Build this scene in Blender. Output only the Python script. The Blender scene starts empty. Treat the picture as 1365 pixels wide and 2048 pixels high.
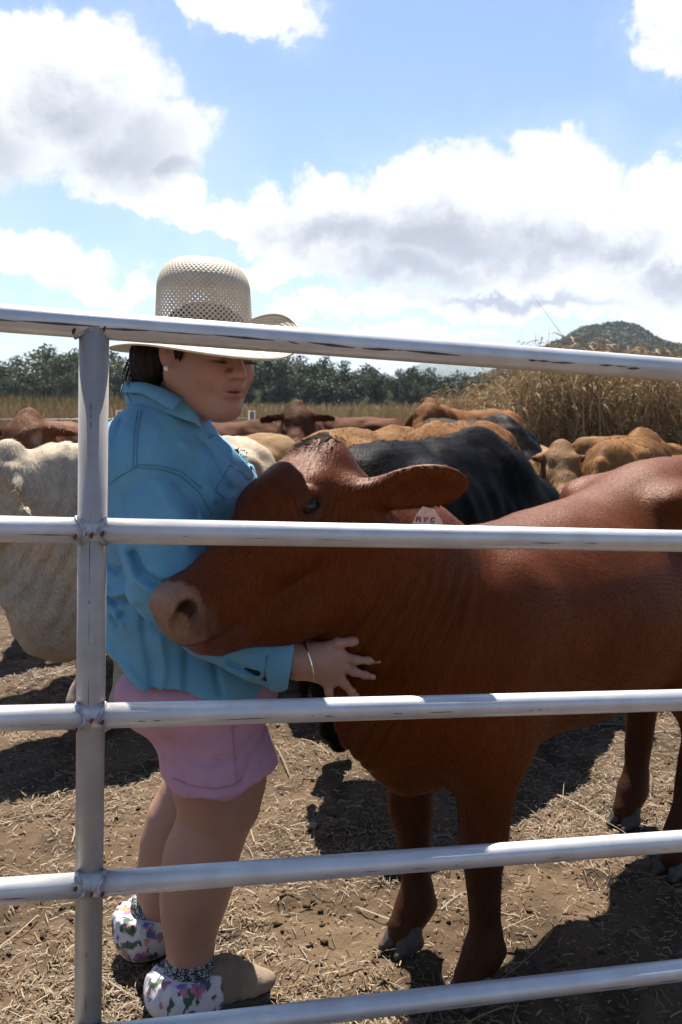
import bpy, math, random
import numpy as np
from mathutils import Vector, Matrix
try:
    import openvdb as vdb
except ImportError:
    import pyopenvdb as vdb

random.seed(7)
rng = np.random.default_rng(7)
scene = bpy.context.scene
C = scene.collection
R = math.radians

# ------------------------------------------------------------------ camera
CAM_H, FPX, PITCH = 1.36, 1877.0, R(6.8)
cam_d = bpy.data.cameras.new('camera')
cam_d.sensor_fit = 'VERTICAL'; cam_d.sensor_height = 36; cam_d.sensor_width = 24
cam_d.lens = 36 * FPX / 2048
cam_d.clip_start = 0.05; cam_d.clip_end = 9000
cam_d.dof.use_dof = True; cam_d.dof.focus_distance = 2.0; cam_d.dof.aperture_fstop = 9.0
cam = bpy.data.objects.new('camera', cam_d); C.objects.link(cam)
cam.location = (0, 0, CAM_H); cam.rotation_euler = (math.pi/2 - PITCH, 0, 0)
scene.camera = cam

def ray(px, py):
    x = (px - 682.5)/FPX; y = (1024 - py)/FPX
    return np.array([x, y*math.sin(PITCH) + math.cos(PITCH), y*math.cos(PITCH) - math.sin(PITCH)])
def P(px, py, Y):                      # a point of the place seen at that pixel, Y metres ahead
    d = ray(px, py); return np.array([0, 0, CAM_H]) + d*(Y/d[1])
def G(px, py, z=0.0):                  # where that line of sight meets the ground
    d = ray(px, py); return np.array([0, 0, CAM_H]) + d*((z-CAM_H)/d[2])

# ------------------------------------------------------------------ render / exposure
scene.view_settings.view_transform = 'Standard'
scene.view_settings.look = 'None'
scene.view_settings.gamma = 1.0
scene.view_settings.exposure = 1.5
scene.render.engine = 'CYCLES'
cy = scene.cycles
cy.use_denoising = True
cy.max_bounces = 8; cy.diffuse_bounces = 3; cy.glossy_bounces = 3; cy.transparent_max_bounces = 12
cy.sample_clamp_indirect = 6.0
cy.volume_bounces = 0

# ------------------------------------------------------------------ sun and sky
SUN_EL, SUN_AZ = R(60), R(-9)          # azimuth from straight ahead towards the right
sun_v = Vector((math.cos(SUN_EL)*math.sin(SUN_AZ), math.cos(SUN_EL)*math.cos(SUN_AZ), math.sin(SUN_EL)))
sd = bpy.data.lights.new('sun', 'SUN'); sd.energy = 5.0; sd.angle = R(0.53); sd.color = (1.0, 0.955, 0.88)
sun = bpy.data.objects.new('sun', sd); C.objects.link(sun)
sun.rotation_euler = (-sun_v).to_track_quat('-Z', 'Y').to_euler(); sun.location = (0, 0, 30)

class NT:                              # small node-tree writer
    def __init__(s, tree):
        s.t = tree; s.n = tree.nodes; s.l = tree.links; s.n.clear()
    def add(s, typ, ins=None, **kw):
        n = s.n.new(typ)
        for k, v in kw.items(): setattr(n, k, v)
        for k, v in (ins or {}).items():
            s.put(n.inputs[k], v)
        return n
    def put(s, sock, v):
        if hasattr(v, 'is_output'): s.l.new(v, sock)
        elif hasattr(v, 'outputs'): s.l.new(v.outputs[0], sock)
        else: sock.default_value = v
    def m(s, op, a, b=None, c=None, clamp=False):
        n = s.n.new('ShaderNodeMath'); n.operation = op; n.use_clamp = clamp
        for i, v in enumerate((a, b, c)):
            if v is not None: s.put(n.inputs[i], v)
        return n.outputs[0]
    def vm(s, op, a, b=None):
        n = s.n.new('ShaderNodeVectorMath'); n.operation = op
        s.put(n.inputs[0], a)
        if b is not None: s.put(n.inputs[1], b)
        return n.outputs[1] if op in ('LENGTH', 'DOT_PRODUCT', 'DISTANCE') else n.outputs[0]
    def ss(s, v, lo, hi):              # smoothstep
        n = s.n.new('ShaderNodeMapRange'); n.interpolation_type = 'SMOOTHSTEP'
        s.put(n.inputs[0], v); n.inputs[1].default_value = lo; n.inputs[2].default_value = hi
        return n.outputs[0]
    def noise(s, vec, scale, detail=4, rough=0.55, dist=0.0):
        n = s.n.new('ShaderNodeTexNoise')
        if vec is not None: s.put(n.inputs['Vector'], vec)
        n.inputs['Scale'].default_value = scale; n.inputs['Detail'].default_value = detail
        n.inputs['Roughness'].default_value = rough; n.inputs['Distortion'].default_value = dist
        return n
    def mix(s, f, a, b, mode='MIX'):
        n = s.n.new('ShaderNodeMix'); n.data_type = 'RGBA'; n.blend_type = mode
        s.put(n.inputs[0], f)
        for k, v in ((6, a), (7, b)):
            s.put(n.inputs[k], (*v, 1) if isinstance(v, tuple) and len(v) == 3 else v)
        return n.outputs[2]

world = bpy.data.worlds.new('World'); scene.world = world; world.use_nodes = True
w = NT(world.node_tree)
sky = w.add('ShaderNodeTexSky', sky_type='NISHITA', sun_disc=False, sun_elevation=SUN_EL, sun_rotation=SUN_AZ,
            air_density=1.0, dust_density=0.4, ozone_density=1.0)
tc = w.add('ShaderNodeTexCoord')
dirv = tc.outputs['Generated']
sep = w.add('ShaderNodeSeparateXYZ', {0: dirv})
az = w.m('ARCTAN2', sep.outputs[0], sep.outputs[1])
el = w.m('ARCSINE', sep.outputs[2])
ae = w.add('ShaderNodeCombineXYZ', {0: az, 1: el, 2: 0.0})
# cauliflower edges: three octaves of warp in the sky's own directions
n1 = w.noise(dirv, 9.0, 9, 0.62)
n2 = w.noise(dirv, 34.0, 6, 0.6)
n3 = w.noise(dirv, 4.0, 3, 0.5)
warp = w.vm('MULTIPLY', w.vm('SUBTRACT', n1.outputs['Color'], (0.5, 0.5, 0.5)), (0.15, 0.12, 0.0))
warp2 = w.vm('MULTIPLY', w.vm('SUBTRACT', n2.outputs['Color'], (0.5, 0.5, 0.5)), (0.035, 0.035, 0.0))
aew = w.vm('ADD', w.vm('ADD', ae, warp), warp2)
def azel(px, py):
    d = ray(px, py); d = d/np.linalg.norm(d)
    return math.atan2(d[0], d[1]), math.asin(d[2])
def blobs(coord, lst):
    out = None
    for (px, py, rx, ry) in lst:
        a, e = azel(px, py)
        v = w.vm('MULTIPLY', w.vm('SUBTRACT', coord, (a, e, 0)), (FPX/rx, FPX/ry, 0))
        f = w.m('SUBTRACT', 1.0, w.vm('LENGTH', v))
        out = f if out is None else w.m('MAXIMUM', out, f)
    return out
bodies = [(140,185,215,160),(60,105,150,88),(250,310,215,130),(340,400,130,58),(-120,230,230,190),
          (495,0,150,80),(1420,30,175,105),
          (890,410,235,135),(1110,390,185,135),(640,450,205,92),(1200,490,200,88),(800,525,290,72),(470,455,110,42),
          (1400,430,170,120),(1000,540,380,52),(960,612,360,30),(1300,565,230,70),(1400,650,240,36),
          (60,535,170,46),(220,585,130,34),(-170,510,220,60),(535,560,90,34),(620,620,120,22),(800,668,240,18),(1620,330,200,160)]
bellies = [(230,315,190,105),(120,230,150,80),(330,350,110,45),(830,545,240,62),(1110,490,190,68),(920,470,230,70),
           (1350,560,140,45),(700,480,170,62),(-80,300,200,110),(1240,500,110,45),(1030,600,300,20),(1620,400,140,70)]
fld = blobs(aew, bodies)
# the rest of the sky carries on with scattered cumulus of the same kind
outs = w.m('MAXIMUM', w.ss(w.m('ABSOLUTE', az), 0.42, 0.55), w.ss(el, 0.50, 0.62))
gen = w.m('SUBTRACT', w.m('MULTIPLY', w.m('SUBTRACT', w.noise(dirv, 3.1, 8, 0.56).outputs[0], 0.61), 5.0), w.m('MULTIPLY', w.m('SUBTRACT', 1.0, outs), 4.0))
fld = w.m('MAXIMUM', fld, gen)
fine = w.m('MULTIPLY', w.m('SUBTRACT', n2.outputs[0], 0.5), 0.5)
alpha = w.ss(w.m('ADD', fld, fine), 0.02, 0.30)
wisp = w.m('MULTIPLY', w.ss(w.m('ADD', fld, w.m('MULTIPLY', w.m('SUBTRACT', n1.outputs[0], 0.5), 1.4)), -0.5, 0.7), 0.25)
alpha = w.m('MAXIMUM', alpha, wisp)
bel = w.ss(w.m('ADD', blobs(aew, bellies), w.m('MULTIPLY', w.m('SUBTRACT', n1.outputs[0], 0.5), 1.1)), -0.1, 0.95)
bel = w.m('MAXIMUM', bel, w.m('MULTIPLY', w.ss(gen, 0.5, 1.2), 0.8))
pufft = w.ss(w.m('ADD', n2.outputs[0], w.m('MULTIPLY', n1.outputs[0], 0.7)), 0.62, 1.05)
ccol = w.mix(w.m('MULTIPLY', bel, 0.92), (0.395, 0.397, 0.402), (0.168, 0.182, 0.214))
ccol = w.mix(w.m('MULTIPLY', w.m('SUBTRACT', 1.0, pufft), 0.36), ccol, (0.245, 0.27, 0.315))
SKY_S = 0.050
skyr = w.mix(1.0, sky.outputs[0], (SKY_S*0.82, SKY_S*0.90, SKY_S*1.10), 'MULTIPLY')
skyc = w.vm('DIVIDE', skyr, w.vm('ADD', w.vm('MULTIPLY', skyr, (0.55, 0.55, 0.55)), (0.80, 0.80, 0.80)))
# thin milky air low down, as in any summer sky
mixc = w.mix(alpha, skyc, ccol)
bg = w.add('ShaderNodeBackground', {'Color': mixc, 'Strength': 1.0})
w.l.new(bg.outputs[0], w.add('ShaderNodeOutputWorld').inputs[0])

# ------------------------------------------------------------------ object helpers
def tag(o, label=None, cat=None, group=None, kind=None):
    if label: o['label'] = label
    if cat: o['category'] = cat
    if group: o['group'] = group
    if kind: o['kind'] = kind
    return o
def empty(name, loc=(0, 0, 0), rz=0.0, sc=1.0):
    o = bpy.data.objects.new(name, None); C.objects.link(o)
    o.location = tuple(float(v) for v in loc); o.rotation_euler = (0, 0, rz); o.scale = (sc,)*3
    o.empty_display_size = 0.1
    return o
def mk_mesh(name, V, F, mat=None, smooth=True, col=None, uv=None):
    V = np.asarray(V, dtype=np.float32)
    me = bpy.data.meshes.new(name)
    if isinstance(F, np.ndarray):
        nf, k = F.shape
        me.vertices.add(len(V)); me.vertices.foreach_set('co', V.ravel())
        me.loops.add(nf*k); me.loops.foreach_set('vertex_index', F.astype(np.int32).ravel())
        me.polygons.add(nf); me.polygons.foreach_set('loop_start', np.arange(0, nf*k, k, dtype=np.int32))
        me.update(calc_edges=True)
    else:
        me.from_pydata([tuple(map(float, v)) for v in V], [], F)
    if smooth:
        me.polygons.foreach_set('use_smooth', np.ones(len(me.polygons), dtype=bool))
    if col is not None:
        a = me.color_attributes.new('Col', 'FLOAT_COLOR', 'POINT')
        cc = np.ones((len(V), 4), dtype=np.float32); cc[:, :3] = col
        a.data.foreach_set('color', cc.ravel())
    if uv is not None:
        l = me.uv_layers.new(name='UVMap')
        idx = np.empty(len(me.loops), dtype=np.int32); me.loops.foreach_get('vertex_index', idx)
        l.data.foreach_set('uv', np.asarray(uv, dtype=np.float32)[idx].ravel())
    if mat: me.materials.append(mat)
    me.update()
    return me
def add_obj(name, me, parent=None, origin=(0, 0, 0)):
    o = bpy.data.objects.new(name, me); C.objects.link(o)
    if parent: o.parent = parent
    else: o.location = tuple(map(float, origin))
    return o
def wobj(name, V, F, mat, parent=None, **kw):
    """mesh given in world coordinates under a parent that is only moved, not turned"""
    off = np.zeros(3)
    p = parent
    while p is not None: off += np.array(p.location); p = p.parent
    return add_obj(name, mk_mesh(name, np.asarray(V, dtype=float) - off, F, mat, **kw), parent)

class MB:                              # mesh collector
    def __init__(s): s.v = []; s.f = []
    def add(s, V, F):
        b = len(s.v); s.v.extend([tuple(map(float, v)) for v in V]); s.f.extend([tuple(i+b for i in f) for f in F]); return s
    def tube(s, pts, rad, n=12, cap=True):
        pts = [np.array(p, float) for p in pts]
        if not hasattr(rad, '__len__'): rad = [rad]*len(pts)
        t0 = pts[1]-pts[0]; up = np.array([0, 0, 1.0]) if abs(t0[2]) < 0.9*np.linalg.norm(t0) else np.array([1.0, 0, 0])
        V = []
        for i, p in enumerate(pts):
            t = pts[min(i+1, len(pts)-1)]-pts[max(i-1, 0)]; t = t/np.linalg.norm(t)
            x = np.cross(up, t); x /= np.linalg.norm(x); y = np.cross(t, x)
            for k in range(n):
                a = 2*math.pi*k/n; V.append(p + rad[i]*(math.cos(a)*x + math.sin(a)*y))
        F = [(i*n+k, i*n+(k+1) % n, (i+1)*n+(k+1) % n, (i+1)*n+k) for i in range(len(pts)-1) for k in range(n)]
        if cap: F += [tuple(range(n))[::-1], tuple(range((len(pts)-1)*n, len(pts)*n))]
        return s.add(V, F)
    def box(s, c, h):
        V = [(c[0]+i*h[0], c[1]+j*h[1], c[2]+k*h[2]) for i in (-1, 1) for j in (-1, 1) for k in (-1, 1)]
        return s.add(V, [(0,1,3,2),(4,6,7,5),(0,4,5,1),(2,3,7,6),(0,2,6,4),(1,5,7,3)])
    def sphere(s, c, r, n=14, m=8, basis=np.eye(3)):
        r = np.array(r if hasattr(r, '__len__') else (r, r, r), float); V = []; c = np.array(c, float)
        for i in range(m+1):
            th = math.pi*i/m
            for k in range(n):
                a = 2*math.pi*k/n
                V.append(c + (np.array([math.sin(th)*math.cos(a), math.sin(th)*math.sin(a), math.cos(th)])*r) @ basis)
        return s.add(V, [(i*n+k, (i+1)*n+k, (i+1)*n+(k+1) % n, i*n+(k+1) % n) for i in range(m) for k in range(n)])

# lattice noise for geometry
_T = np.random.default_rng(3).random(65536).astype(np.float32)
def vnoise(p):
    p = np.asarray(p, dtype=np.float32); i = np.floor(p).astype(np.int64); f = p - i; f = f*f*(3-2*f)
    def h(a, b, c): return _T[(a*73856093 ^ b*19349663 ^ c*83492791) & 65535]
    x, y, z = i[..., 0], i[..., 1], i[..., 2]; fx, fy, fz = f[..., 0], f[..., 1], f[..., 2]
    r = 0
    for dx in (0, 1):
        for dy in (0, 1):
            for dz in (0, 1):
                r = r + h(x+dx, y+dy, z+dz)*(fx if dx else 1-fx)*(fy if dy else 1-fy)*(fz if dz else 1-fz)
    return r*2-1
def fbm(p, o=4, g=0.5):
    p = np.asarray(p, dtype=np.float32); s = 0; a = 1
    for k in range(o): s = s + a*vnoise(p*(2.03**k)+17.3*k); a *= g
    return s
def sstep(x, a, b):
    t = np.clip((x-a)/(b-a), 0, 1); return t*t*(3-2*t)
def unit(v):
    v = np.array(v, float); return v/np.linalg.norm(v)

# ------------------------------------------------------------------ blended solids for bodies
class Field:
    def __init__(s): s.pr = []; s.post = []
    def cone(s, a, b, ra, rb, k=0.03, n=None, f=1.0, sub=False):
        a = np.array(a, np.float32); b = np.array(b, np.float32); m = max(ra, rb)*max(1.0, f)+k+0.02
        n = None if n is None else unit(n).astype(np.float32)
        def fn(p):
            ab = b-a; L = max(float(ab@ab), 1e-9)
            t = np.clip(((p-a)@ab)/L, 0, 1)
            q = p-a-t[:, None]*ab
            if n is not None:
                q = q + ((1/f-1)*(q@n))[:, None]*n
            d = np.sqrt((q*q).sum(1)) - (ra+(rb-ra)*t)
            return d*min(f, 1.0) if n is not None else d
        s.pr.append((fn, np.minimum(a, b)-m, np.maximum(a, b)+m, k, sub)); return s
    def chain(s, pts, k=0.03, n=None, f=1.0, sub=False):
        for (p, r), (q, t) in zip(pts[:-1], pts[1:]): s.cone(p, q, r, t, k, n, f, sub)
        return s
    def ell(s, c, r, B=None, k=0.03, sub=False):
        c = np.array(c, np.float32); r = np.array(r, np.float32)
        B = np.eye(3, dtype=np.float32) if B is None else np.array(B, np.float32)     # rows: axes
        ext = np.sqrt(((B*r[:, None])**2).sum(0))+k+0.02
        def fn(p):
            q = (p-c)@B.T
            k0 = np.sqrt(((q/r)**2).sum(1)); k1 = np.sqrt(((q/(r*r))**2).sum(1))+1e-9
            return k0*(k0-1)/k1
        s.pr.append((fn, c-ext, c+ext, k, sub)); return s
    def ev(s, p, lo=None, hi=None):
        d = np.full(len(p), 1.0, np.float32)
        for fn, a, b, k, sub in s.pr:
            if lo is not None and (np.any(a > hi) or np.any(b < lo)): continue
            e = fn(p).astype(np.float32)
            if sub:
                h = np.maximum(k-np.abs(d+e), 0)/k; d = np.maximum(d, -e)+h*h*k*0.25
            else:
                h = np.maximum(k-np.abs(d-e), 0)/k; d = np.minimum(d, e)-h*h*k*0.25
        for fn in s.post: d = fn(p, d)
        return d
    def mesh(s, vox):
        adds = [q for q in s.pr if not q[4]]
        lo = np.min([q[1] for q in adds], 0)-2*vox; hi = np.max([q[2] for q in adds], 0)+2*vox
        BS = 16; nb = np.ceil((hi-lo)/(vox*BS)).astype(int); dims = nb*BS
        arr = np.full(tuple(dims), 0.5, np.float32)
        g = np.arange(BS)
        loc = np.stack(np.meshgrid(g, g, g, indexing='ij'), -1).reshape(-1, 3).astype(np.float32)*vox
        hd = BS*vox*0.5
        bi = np.stack(np.meshgrid(*[np.arange(n) for n in nb], indexing='ij'), -1).reshape(-1, 3)
        cen = (lo+(bi+0.5)*BS*vox).astype(np.float32)
        dc = s.ev(cen)
        for b, c, d0 in zip(bi, cen, dc):
            x, y, z = b*BS
            if abs(d0) > hd*1.74*1.9+0.03:
                arr[x:x+BS, y:y+BS, z:z+BS] = 0.5 if d0 > 0 else -0.5; continue
            o = (lo+b*BS*vox).astype(np.float32)
            d = s.ev(loc+o, o-vox, o+BS*vox+vox)
            arr[x:x+BS, y:y+BS, z:z+BS] = d.reshape(BS, BS, BS)
        np.clip(arr, -0.5, 0.5, out=arr)
        gr = vdb.FloatGrid(0.5); gr.copyFromArray(arr)
        V, Q = gr.convertToQuads(0.0)
        V = np.asarray(V, np.float32)*vox+lo; Q = np.asarray(Q, np.int32)
        a, b2, c2 = V[Q[:, 0]], V[Q[:, 1]], V[Q[:, 2]]
        nrm = np.cross(b2-a, c2-a); ctr = a
        vol = (ctr*nrm).sum()
        if vol < 0: Q = Q[:, ::-1].copy()
        return V, Q

# ------------------------------------------------------------------ materials
def mat(name):
    m = bpy.data.materials.new(name); m.use_nodes = True
    t = NT(m.node_tree); out = t.add('ShaderNodeOutputMaterial'); b = t.add('ShaderNodeBsdfPrincipled')
    t.l.new(b.outputs[0], out.inputs[0])
    return m, t, b, out
def simple(name, col, rough=0.6, metal=0.0, var=0.15, scale=30, bump=0.0, bscale=200, spec=0.5, sheen=0.0):
    m, t, b, o = mat(name)
    tcn = t.add('ShaderNodeTexCoord').outputs['Object']
    n = t.noise(tcn, scale, 5, 0.6)
    lo = tuple(c*(1-var) for c in col); hi = tuple(min(1, c*(1+var)) for c in col)
    t.put(b.inputs['Base Color'], t.mix(t.ss(n.outputs[0], 0.3, 0.7), lo, hi))
    b.inputs['Roughness'].default_value = rough; b.inputs['Metallic'].default_value = metal
    b.inputs['Specular IOR Level'].default_value = spec
    b.inputs['Sheen Weight'].default_value = sheen
    if bump:
        bn = t.add('ShaderNodeBump', {'Strength': bump, 'Distance': 0.004, 'Height': t.noise(tcn, bscale, 4, 0.6).outputs[0]})
        t.put(b.inputs['Normal'], bn)
    return m
def coat(name, rough=0.5, spec=0.3, sheen=0.06, hair=1.0, hs=(60, 60, 14), tint_=(1, .72, .5, 1)):
    """short animal hair: colour from the hide, streaked with fine hair"""
    m, t, b, o = mat(name)
    tcn = t.add('ShaderNodeTexCoord').outputs['Object']
    at = t.add('ShaderNodeAttribute', attribute_name='Col')
    st = t.noise(t.vm('MULTIPLY', tcn, hs), 3.0, 5, 0.65)
    big = t.noise(tcn, 3.5, 4, 0.6)
    f = t.m('ADD', t.m('MULTIPLY', t.ss(st.outputs[0], 0.25, 0.75), 0.45*hair), t.m('MULTIPLY', t.ss(big.outputs[0], 0.3, 0.7), 0.35))
    f = t.m('ADD', f, 0.62)
    c = t.vm('SCALE', at.outputs['Color']); c.node.inputs['Scale'].default_value = 1; t.put(c.node.inputs['Scale'], f)
    t.put(b.inputs['Base Color'], c)
    b.inputs['Roughness'].default_value = rough; b.inputs['Specular IOR Level'].default_value = spec
    b.inputs['Specular Tint'].default_value = tint_; b.inputs['Sheen Weight'].default_value = sheen; b.inputs['Sheen Roughness'].default_value = 0.4
    b.inputs['Sheen Tint'].default_value = (1, 0.75, 0.55, 1)
    bn = t.add('ShaderNodeBump', {'Strength': 0.45*hair, 'Distance': 0.004, 'Height': st.outputs[0]})
    t.put(b.inputs['Normal'], bn)
    return m

# ------------------------------------------------------------------ ground
def attr_mat(name, rough=0.9, bump=0.5, bs=120, spec=0.2):
    m, t, b, o = mat(name)
    tcn = t.add('ShaderNodeTexCoord').outputs['Object']
    at = t.add('ShaderNodeAttribute', attribute_name='Col')
    n = t.noise(tcn, bs, 5, 0.65)
    f = t.m('ADD', t.m('MULTIPLY', n.outputs[0], 0.7), 0.65)
    c = t.vm('SCALE', at.outputs['Color']); t.put(c.node.inputs['Scale'], f)
    t.put(b.inputs['Base Color'], c)
    b.inputs['Roughness'].default_value = rough; b.inputs['Specular IOR Level'].default_value = spec
    if bump:
        t.put(b.inputs['Normal'], t.add('ShaderNodeBump', {'Strength': bump, 'Distance': 0.01, 'Height': n.outputs[0]}))
    return m

def ground_h(x, y):
    """height of the trampled yard: hoof-churned near, level far off"""
    p = np.stack([x, y, 0*x], -1)
    fade = 1/(1+np.maximum(y-6, 0)/6)
    h = 0.014*fbm(p*2.3, 3) + 0.012*np.abs(fbm(p*7.0+5, 3)) + 0.007*fbm(p*21.0, 3)
    h -= 0.022*sstep(vnoise(p*5.1+31), 0.45, 0.85)          # hoof prints
    return h*fade - 0.012
def graded(lo, hi, mid0, mid1, step, growth=1.09):
    a = list(np.arange(mid0, mid1, step)); s = step; x = a[-1]
    while x < hi: s *= growth; x += s; a.append(x)
    s = step; x = mid0; left = []
    while x > lo: s *= growth; x -= s; left.append(x)
    return np.array(left[::-1]+a)
xs = graded(-2500, 2500, -1.9, 2.4, 0.014); ys = graded(-30, 4500, 1.35, 5.2, 0.014)
gx, gy = np.meshgrid(xs, ys, indexing='ij')
gz = ground_h(gx, gy)
V = np.stack([gx, gy, gz], -1).reshape(-1, 3)
nx, ny = gx.shape
ii = (np.arange(nx-1)[:, None]*ny + np.arange(ny-1)[None]).ravel()
F = np.stack([ii, ii+ny, ii+ny+1, ii+1], -1)
pn = V.copy(); pn[:, 2] = 0
dirt = np.array([0.072, 0.044, 0.024]); dark = np.array([0.032, 0.020, 0.011]); pale = np.array([0.104, 0.067, 0.038]); dry = np.array([0.105, 0.076, 0.038])
a = sstep(fbm(pn*3.1+3, 4), -0.5, 0.7)[:, None]; b_ = sstep(fbm(pn*11.0+9, 3), 0.0, 0.9)[:, None]
gc = dirt*(1-a)+pale*a; gc = gc*(1-0.75*b_)+dark*0.75*b_
gf = sstep(V[:, 1], 13, 22)[:, None]; gc = gc*(1-gf)+dry*gf
M_ground = attr_mat('trampled_dirt', 0.95, 0.8, 90)
g_o = add_obj('ground', mk_mesh('ground', V, F, M_ground, col=gc)); tag(g_o, kind='structure')

# loose crumbs of dirt and dung
def scatter_region(n, y0=1.4, y1=7.5):
    y = y0+(y1-y0)*rng.random(n)**1.5
    half = 0.42*y+0.25
    return (rng.random(n)*2-1)*half, y
def lumps(n, smin, smax, seed):
    r2 = np.random.default_rng(seed)
    x, y = scatter_region(n)
    o = np.array([[1,0,0],[-1,0,0],[0,1,0],[0,-1,0],[0,0,1],[0,0,-1]], float)
    t = np.array([[4,0,2],[4,2,1],[4,1,3],[4,3,0],[5,2,0],[5,1,2],[5,3,1],[5,0,3]])
    # one split
    ed = {}; vs = [tuple(v) for v in o]; fs = []
    def mid(i, j):
        k = (min(i, j), max(i, j))
        if k not in ed: ed[k] = len(vs); vs.append(tuple(unit(np.array(vs[i])+np.array(vs[j]))))
        return ed[k]
    for q in t:
        a, b, c = map(int, q); ab, bc, ca = mid(a, b), mid(b, c), mid(c, a)
        fs += [(a, ab, ca), (b, bc, ab), (c, ca, bc), (ab, bc, ca)]
    vs = np.array(vs); fs = np.array(fs)
    s = smin+(smax-smin)*r2.random(n)**3
    V = vs[None]*(1+0.35*r2.standard_normal((n, len(vs), 1)))*s[:, None, None]
    V = V*np.array([1, 1, 0.65])
    V[..., 0] += x[:, None]; V[..., 1] += y[:, None]; V[..., 2] += (ground_h(x, y)+s*0.2)[:, None]
    F = fs[None]+(np.arange(n)*len(vs))[:, None, None]
    k = r2.random(n)[:, None]
    col = dirt*(1-k)+dark*1.3*k
    return V.reshape(-1, 3), F.reshape(-1, 3), np.repeat(col, len(vs), 0)
V, F, col = lumps(5200, 0.003, 0.010, 5)
o = add_obj('dirt_crumbs', mk_mesh('dirt_crumbs', V, F, M_ground, smooth=False, col=col)); tag(o, 'dark crumbs of dirt and dung strewn over the yard', 'dirt', kind='stuff')

# straw: bent flat stalks
def straws(n, lmin, lmax, wid, seed, ymax=8.0):
    r2 = np.random.default_rng(seed)
    x, y = scatter_region(n, 1.4, ymax)
    # clumped
    dens = fbm(np.stack([x, y, 0*x], -1)*2.2+40, 3)
    keep = r2.random(n) < np.clip(0.55+0.5*dens, 0.12, 1); x = x[keep]; y = y[keep]; n = len(x)
    L = lmin+(lmax-lmin)*r2.random(n)**2.2; a = r2.random(n)*2*math.pi
    bend = r2.standard_normal(n)*0.3; lift = np.abs(r2.standard_normal(n))*0.25
    K = 4; pts = []
    px, py = x.copy(), y.copy(); pz = ground_h(x, y)+0.004+0.004*r2.random(n)
    ang = a.copy()
    for i in range(K):
        pts.append(np.stack([px, py, np.maximum(pz, ground_h(px, py)+0.003)], -1))
        px = px+np.cos(ang)*L/(K-1); py = py+np.sin(ang)*L/(K-1); ang = ang+bend/(K-1)
        pz = pz+L/(K-1)*lift*(1-i*0.75)
    pts = np.stack(pts, 1)
    wv = np.stack([-np.sin(a), np.cos(a), 0.5*r2.standard_normal(n)], -1)*(wid*(0.6+0.8*r2.random(n)))[:, None]
    V = np.stack([pts-wv[:, None]/2, pts+wv[:, None]/2], 2).reshape(n, K*2, 3)
    q = np.array([[2*i, 2*i+1, 2*i+3, 2*i+2] for i in range(K-1)])
    F = (q[None]+(np.arange(n)*K*2)[:, None, None]).reshape(-1, 4)
    k = r2.random(n)[:, None]; k2 = (r2.random(n)[:, None] < 0.3)
    col = np.array([0.235, 0.165, 0.09])*(1-k)+np.array([0.12, 0.08, 0.041])*k
    col = np.where(k2, col*0.55, col)
    return V.reshape(-1, 3), F, np.repeat(col, K*2, 0)
M_straw = attr_mat('straw', 0.6, 0, 150, 0.4)
V, F, col = straws(150000, 0.008, 0.045, 0.0021, 11)
o = add_obj('straw_litter', mk_mesh('straw_litter', V, F, M_straw, smooth=False, col=col)); tag(o, 'short pale straw littering the trampled dirt', 'straw', kind='stuff')
V, F, col = straws(500, 0.12, 0.32, 0.0034, 12, 5.0)
o = add_obj('straw_stalks', mk_mesh('straw_stalks', V, F, M_straw, smooth=False, col=col)); tag(o, 'long bent straw stalks lying on the dirt', 'straw', kind='stuff')

# one pale stone by the shadow's edge
fd = Field(); c0 = G(623, 1658)
fd.ell(c0+[0, 0, 0.012], (0.017, 0.013, 0.010), k=0.006).ell(c0+[0.008, 0.004, 0.012], (0.010, 0.012, 0.008), k=0.006)
V, Q = fd.mesh(0.003); M_stone = simple('pale_stone', (0.20, 0.155, 0.11), 0.9, bump=0.4)
o = add_obj('stone', mk_mesh('stone', V-c0, Q, M_stone), None, c0); tag(o, 'small pale stone lying in the sunlit gap of straw', 'stone')

# ------------------------------------------------------------------ hills
def hill(name, px_c, Y, w_px, top_py, col, seed, prof, nx=90, ny=24, dep=0.5):
    cx = (px_c-682.5)/FPX*Y; W = w_px/FPX*Y; H = (800-top_py)/FPX*Y+CAM_H
    u = np.linspace(-1, 1, nx); v = np.linspace(-1, 1, ny)
    U, Vv = np.meshgrid(u, v, indexing='ij')
    h = np.interp(U, prof[0], prof[1])*np.maximum(1-Vv**2, 0)**0.9
    x = cx+U*W; y = Y+Vv*W*dep
    z = H*h*(1+0.05*fbm(np.stack([U*5+seed, Vv*3, 0*U], -1), 3))-0.5
    Vt = np.stack([x, y, z], -1).reshape(-1, 3)
    ii = (np.arange(nx-1)[:, None]*ny+np.arange(ny-1)[None]).ravel()
    F = np.stack([ii, ii+ny, ii+ny+1, ii+1], -1)
    o = add_obj(name, mk_mesh(name, Vt, F, simple(name+'_scrub', col, 0.95, var=0.35, scale=0.05)))
    tag(o, kind='structure'); return Vt, (x, y, z), H
near_prof = (np.array([-1,-.62,-.45,-.33,-.22,-.10,0,.09,.16,.24,.33,.44,.6,.8,1]), np.array([0,.28,.45,.64,.76,.93,.97,1,.95,.80,.72,.66,.52,.35,0]))
hv, (hx, hy, hz), hH = hill('hill', 1195, 520, 400, 655, (0.060, 0.062, 0.030), 2, near_prof)
far_prof = (np.array([-1,-.6,-.3,-.1,0,.2,.45,.7,1]), np.array([0,.45,.7,.96,1,.9,.86,.5,0]))
hill('far_hill', 870, 2300, 250, 722, (0.07, 0.095, 0.06), 5, far_prof)
hill('far_hill', 230, 2600, 500, 765, (0.07, 0.095, 0.06), 8, far_prof)

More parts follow.
